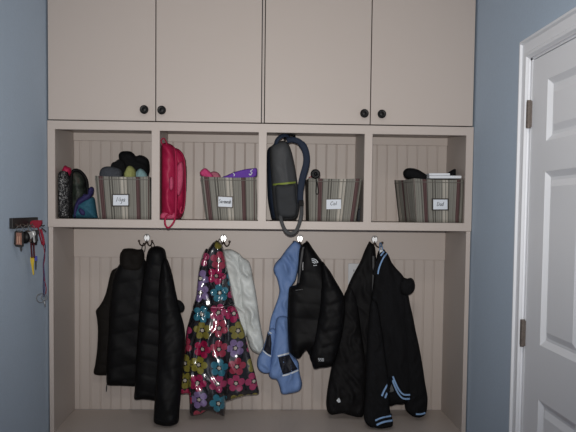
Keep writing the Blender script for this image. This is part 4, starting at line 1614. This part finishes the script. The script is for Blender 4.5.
def key(px0, py0, px1, py1, o, m, s=1.):
    A, C = KK(px0, py0, o), KK(px1, py1, o)
    d = (C - A); L = d.length; d.normalize()
    n = Vector((d.z, 0, -d.x))
    pr = [(0, -.009), (.004, -.012), (.016, -.012), (.022, -.005), (L, -.004), (L + .003, 0), (L, .004), (L * .8, .0055), (L * .7, .004), (L * .55, .0055), (.022, .005), (.016, .012), (.004, .012), (0, .009)]
    q = B()
    slabx(q, [((A + d * a + n * b * s).x, (A + d * a + n * b * s).z) for a, b in pr], o, o + .0025)
    return obj('key', q, m, t)


key(29.4, 230.5, 28.6, 240, .030, RACKM, 1.3)
key(31, 231, 30.2, 242, .034, BRONZE, 1.2)
key(33, 231, 34.6, 242, .038, SILVER, .8)
key(35, 230, 37, 241, .034, RACKM, 1.3)
key(30, 232, 31, 238, .040, SILVER, 1.0)
q = B(); slabx(q, outl([(28, 233), (31, 231), (36, 232), (37.4, 238), (36.4, 245), (31.5, 245.5), (28.8, 241)], .026), X(.018), X(.027)); obj('black_pouch', q, BLACK, t)
for a, b in ((31, 32), (33.6, 34.2)):
    q = B(); tube(q, [KK(a, 243, .026), KK((a + b) / 2, 250, .024), KK(b, 258, .024)], .006, 8, flat=.4, step=.01)
    obj('dark_red_strap', q, mat('dark_red_webbing', (.07, .012, .016), .7, .2), t, smooth=True)
q = B(); slabx(q, outl([(30.4, 257), (34, 256.6), (34.4, 260), (33.6, 266), (34, 274.5), (33, 275), (31.6, 266), (30.6, 262)]), X(.016), X(.022)); obj('yellow_tag', q, YELLOW, t)
q = B(); slabx(q, outl([(34.6, 256), (37, 256), (37.2, 260.6), (35, 261)]), X(.016), X(.022)); obj('blue_tag', q, BLUET, t)
q = B(); slabx(q, outl([(35, 260), (36.4, 260), (36.2, 269.5), (35.2, 270)]), X(.016), X(.020)); obj('black_clip', q, RACKM, t)

hang(28)
t = thing('lanyard', 'long red and grey lanyard with a metal ring hanging beside the cabinet edge', 'lanyard', KK(42, 305, .02))
q = B(); ring(q, hooked(.010), .010, .0016); obj('split_ring', q, RINGM, t, smooth=True)
q = B(); slabx(q, outl([(30.5, 222), (33, 220.4), (41.8, 220.2), (42, 223.5), (39.6, 227.4), (34, 228), (31, 226)], .03), X(.020), X(.036)); obj('folded_band', q, REDL, t)
q = B(); tube(q, [KK(37.6, 225, .030), KK(38.8, 231, .028), KK(40.4, 238, .026), KK(42, 244, .026), KK(43.6, 245, .026), KK(43, 238, .026), KK(40.6, 229, .028)], .0052, 8, flat=.35, step=.008); obj('upper_loop', q, REDL, t, smooth=True)
for pts, m_ in (([(42.6, 243), (44.4, 250), (44.6, 258), (43.4, 266), (44, 278), (46.2, 288), (45.6, 294)], REDL), ([(44, 240), (45.4, 247), (44.2, 256), (43.2, 264), (43.6, 276), (43.2, 288), (44, 297)], mat('navy_cord', (.03, .03, .08), .7, .2)),
               ([(43.6, 264), (44.6, 276), (44.6, 286), (44, 296)], mat('slate_cord', (.06, .06, .13), .7, .2))):
    q = B(); tube(q, [KK(a, b, .022) for a, b in pts], .003, 6, flat=.5, step=.01); obj('cord', q, m_, t, smooth=True)
q = B(); ring(q, KK(41, 298, .02), .018, .0018); ring(q, KK(44.2, 297.5, .022), .012, .0016); obj('metal_ring', q, RINGM, t, smooth=True)
q = B(); tube(q, [KK(44, 300, .02), KK(44.8, 304, .02), KK(45.4, 307, .02)], [.003, .004, .002], 8); obj('swivel_clip', q, RINGM, t)
q = B()
for e in ([(41.4, 225.5), (43.4, 226), (44.6, 225.2)], [(41.6, 228), (44.4, 230.2), (46.2, 231.6)]):
    tube(q, [KK(a, b, .03) for a, b in e], .0028, 6)
obj('black_toggle', q, RACKM, t)


# ------------------------------------------------------------ light
w = bpy.data.worlds.new('room_light')
SC.world = w
w.use_nodes = True
w.node_tree.nodes['Background'].inputs[0].default_value = (.80, .86, 1.0, 1)
w.node_tree.nodes['Background'].inputs[1].default_value = .58


def light(kind, name, loc, energy, col=(1, 1, 1), target=None, **k):
    l = bpy.data.lights.new(name, kind)
    l.energy = energy
    l.color = col
    for a, v in k.items():
        setattr(l, a, v)
    o = bpy.data.objects.new(name, l)
    COL.objects.link(o)
    o.location = loc
    if target is not None:
        o.rotation_euler = (Vector(target) - Vector(loc)).to_track_quat('-Z', 'Y').to_euler()
    return o


fl = CAM + UP * .085 + RIGHT * -.01
light('SPOT', 'camera_flash', fl, 270, (1, .97, .93), (.03, 0, 1.80), shadow_soft_size=.018,
      spot_size=math.radians(64), spot_blend=1.0)
la = light('AREA', 'overhead_fill', (.05, -1.9, CEILZ - .03), 9, (1, .93, .84))  # added fill from above to lift the bench; no known fixture
la.data.shape = 'DISK'
la.data.size = .38
SC.view_settings.view_transform = 'Standard'
SC.view_settings.look = 'None'
SC.view_settings.gamma = 1
SC.view_settings.exposure = 0
SC.view_settings.use_curve_mapping = False
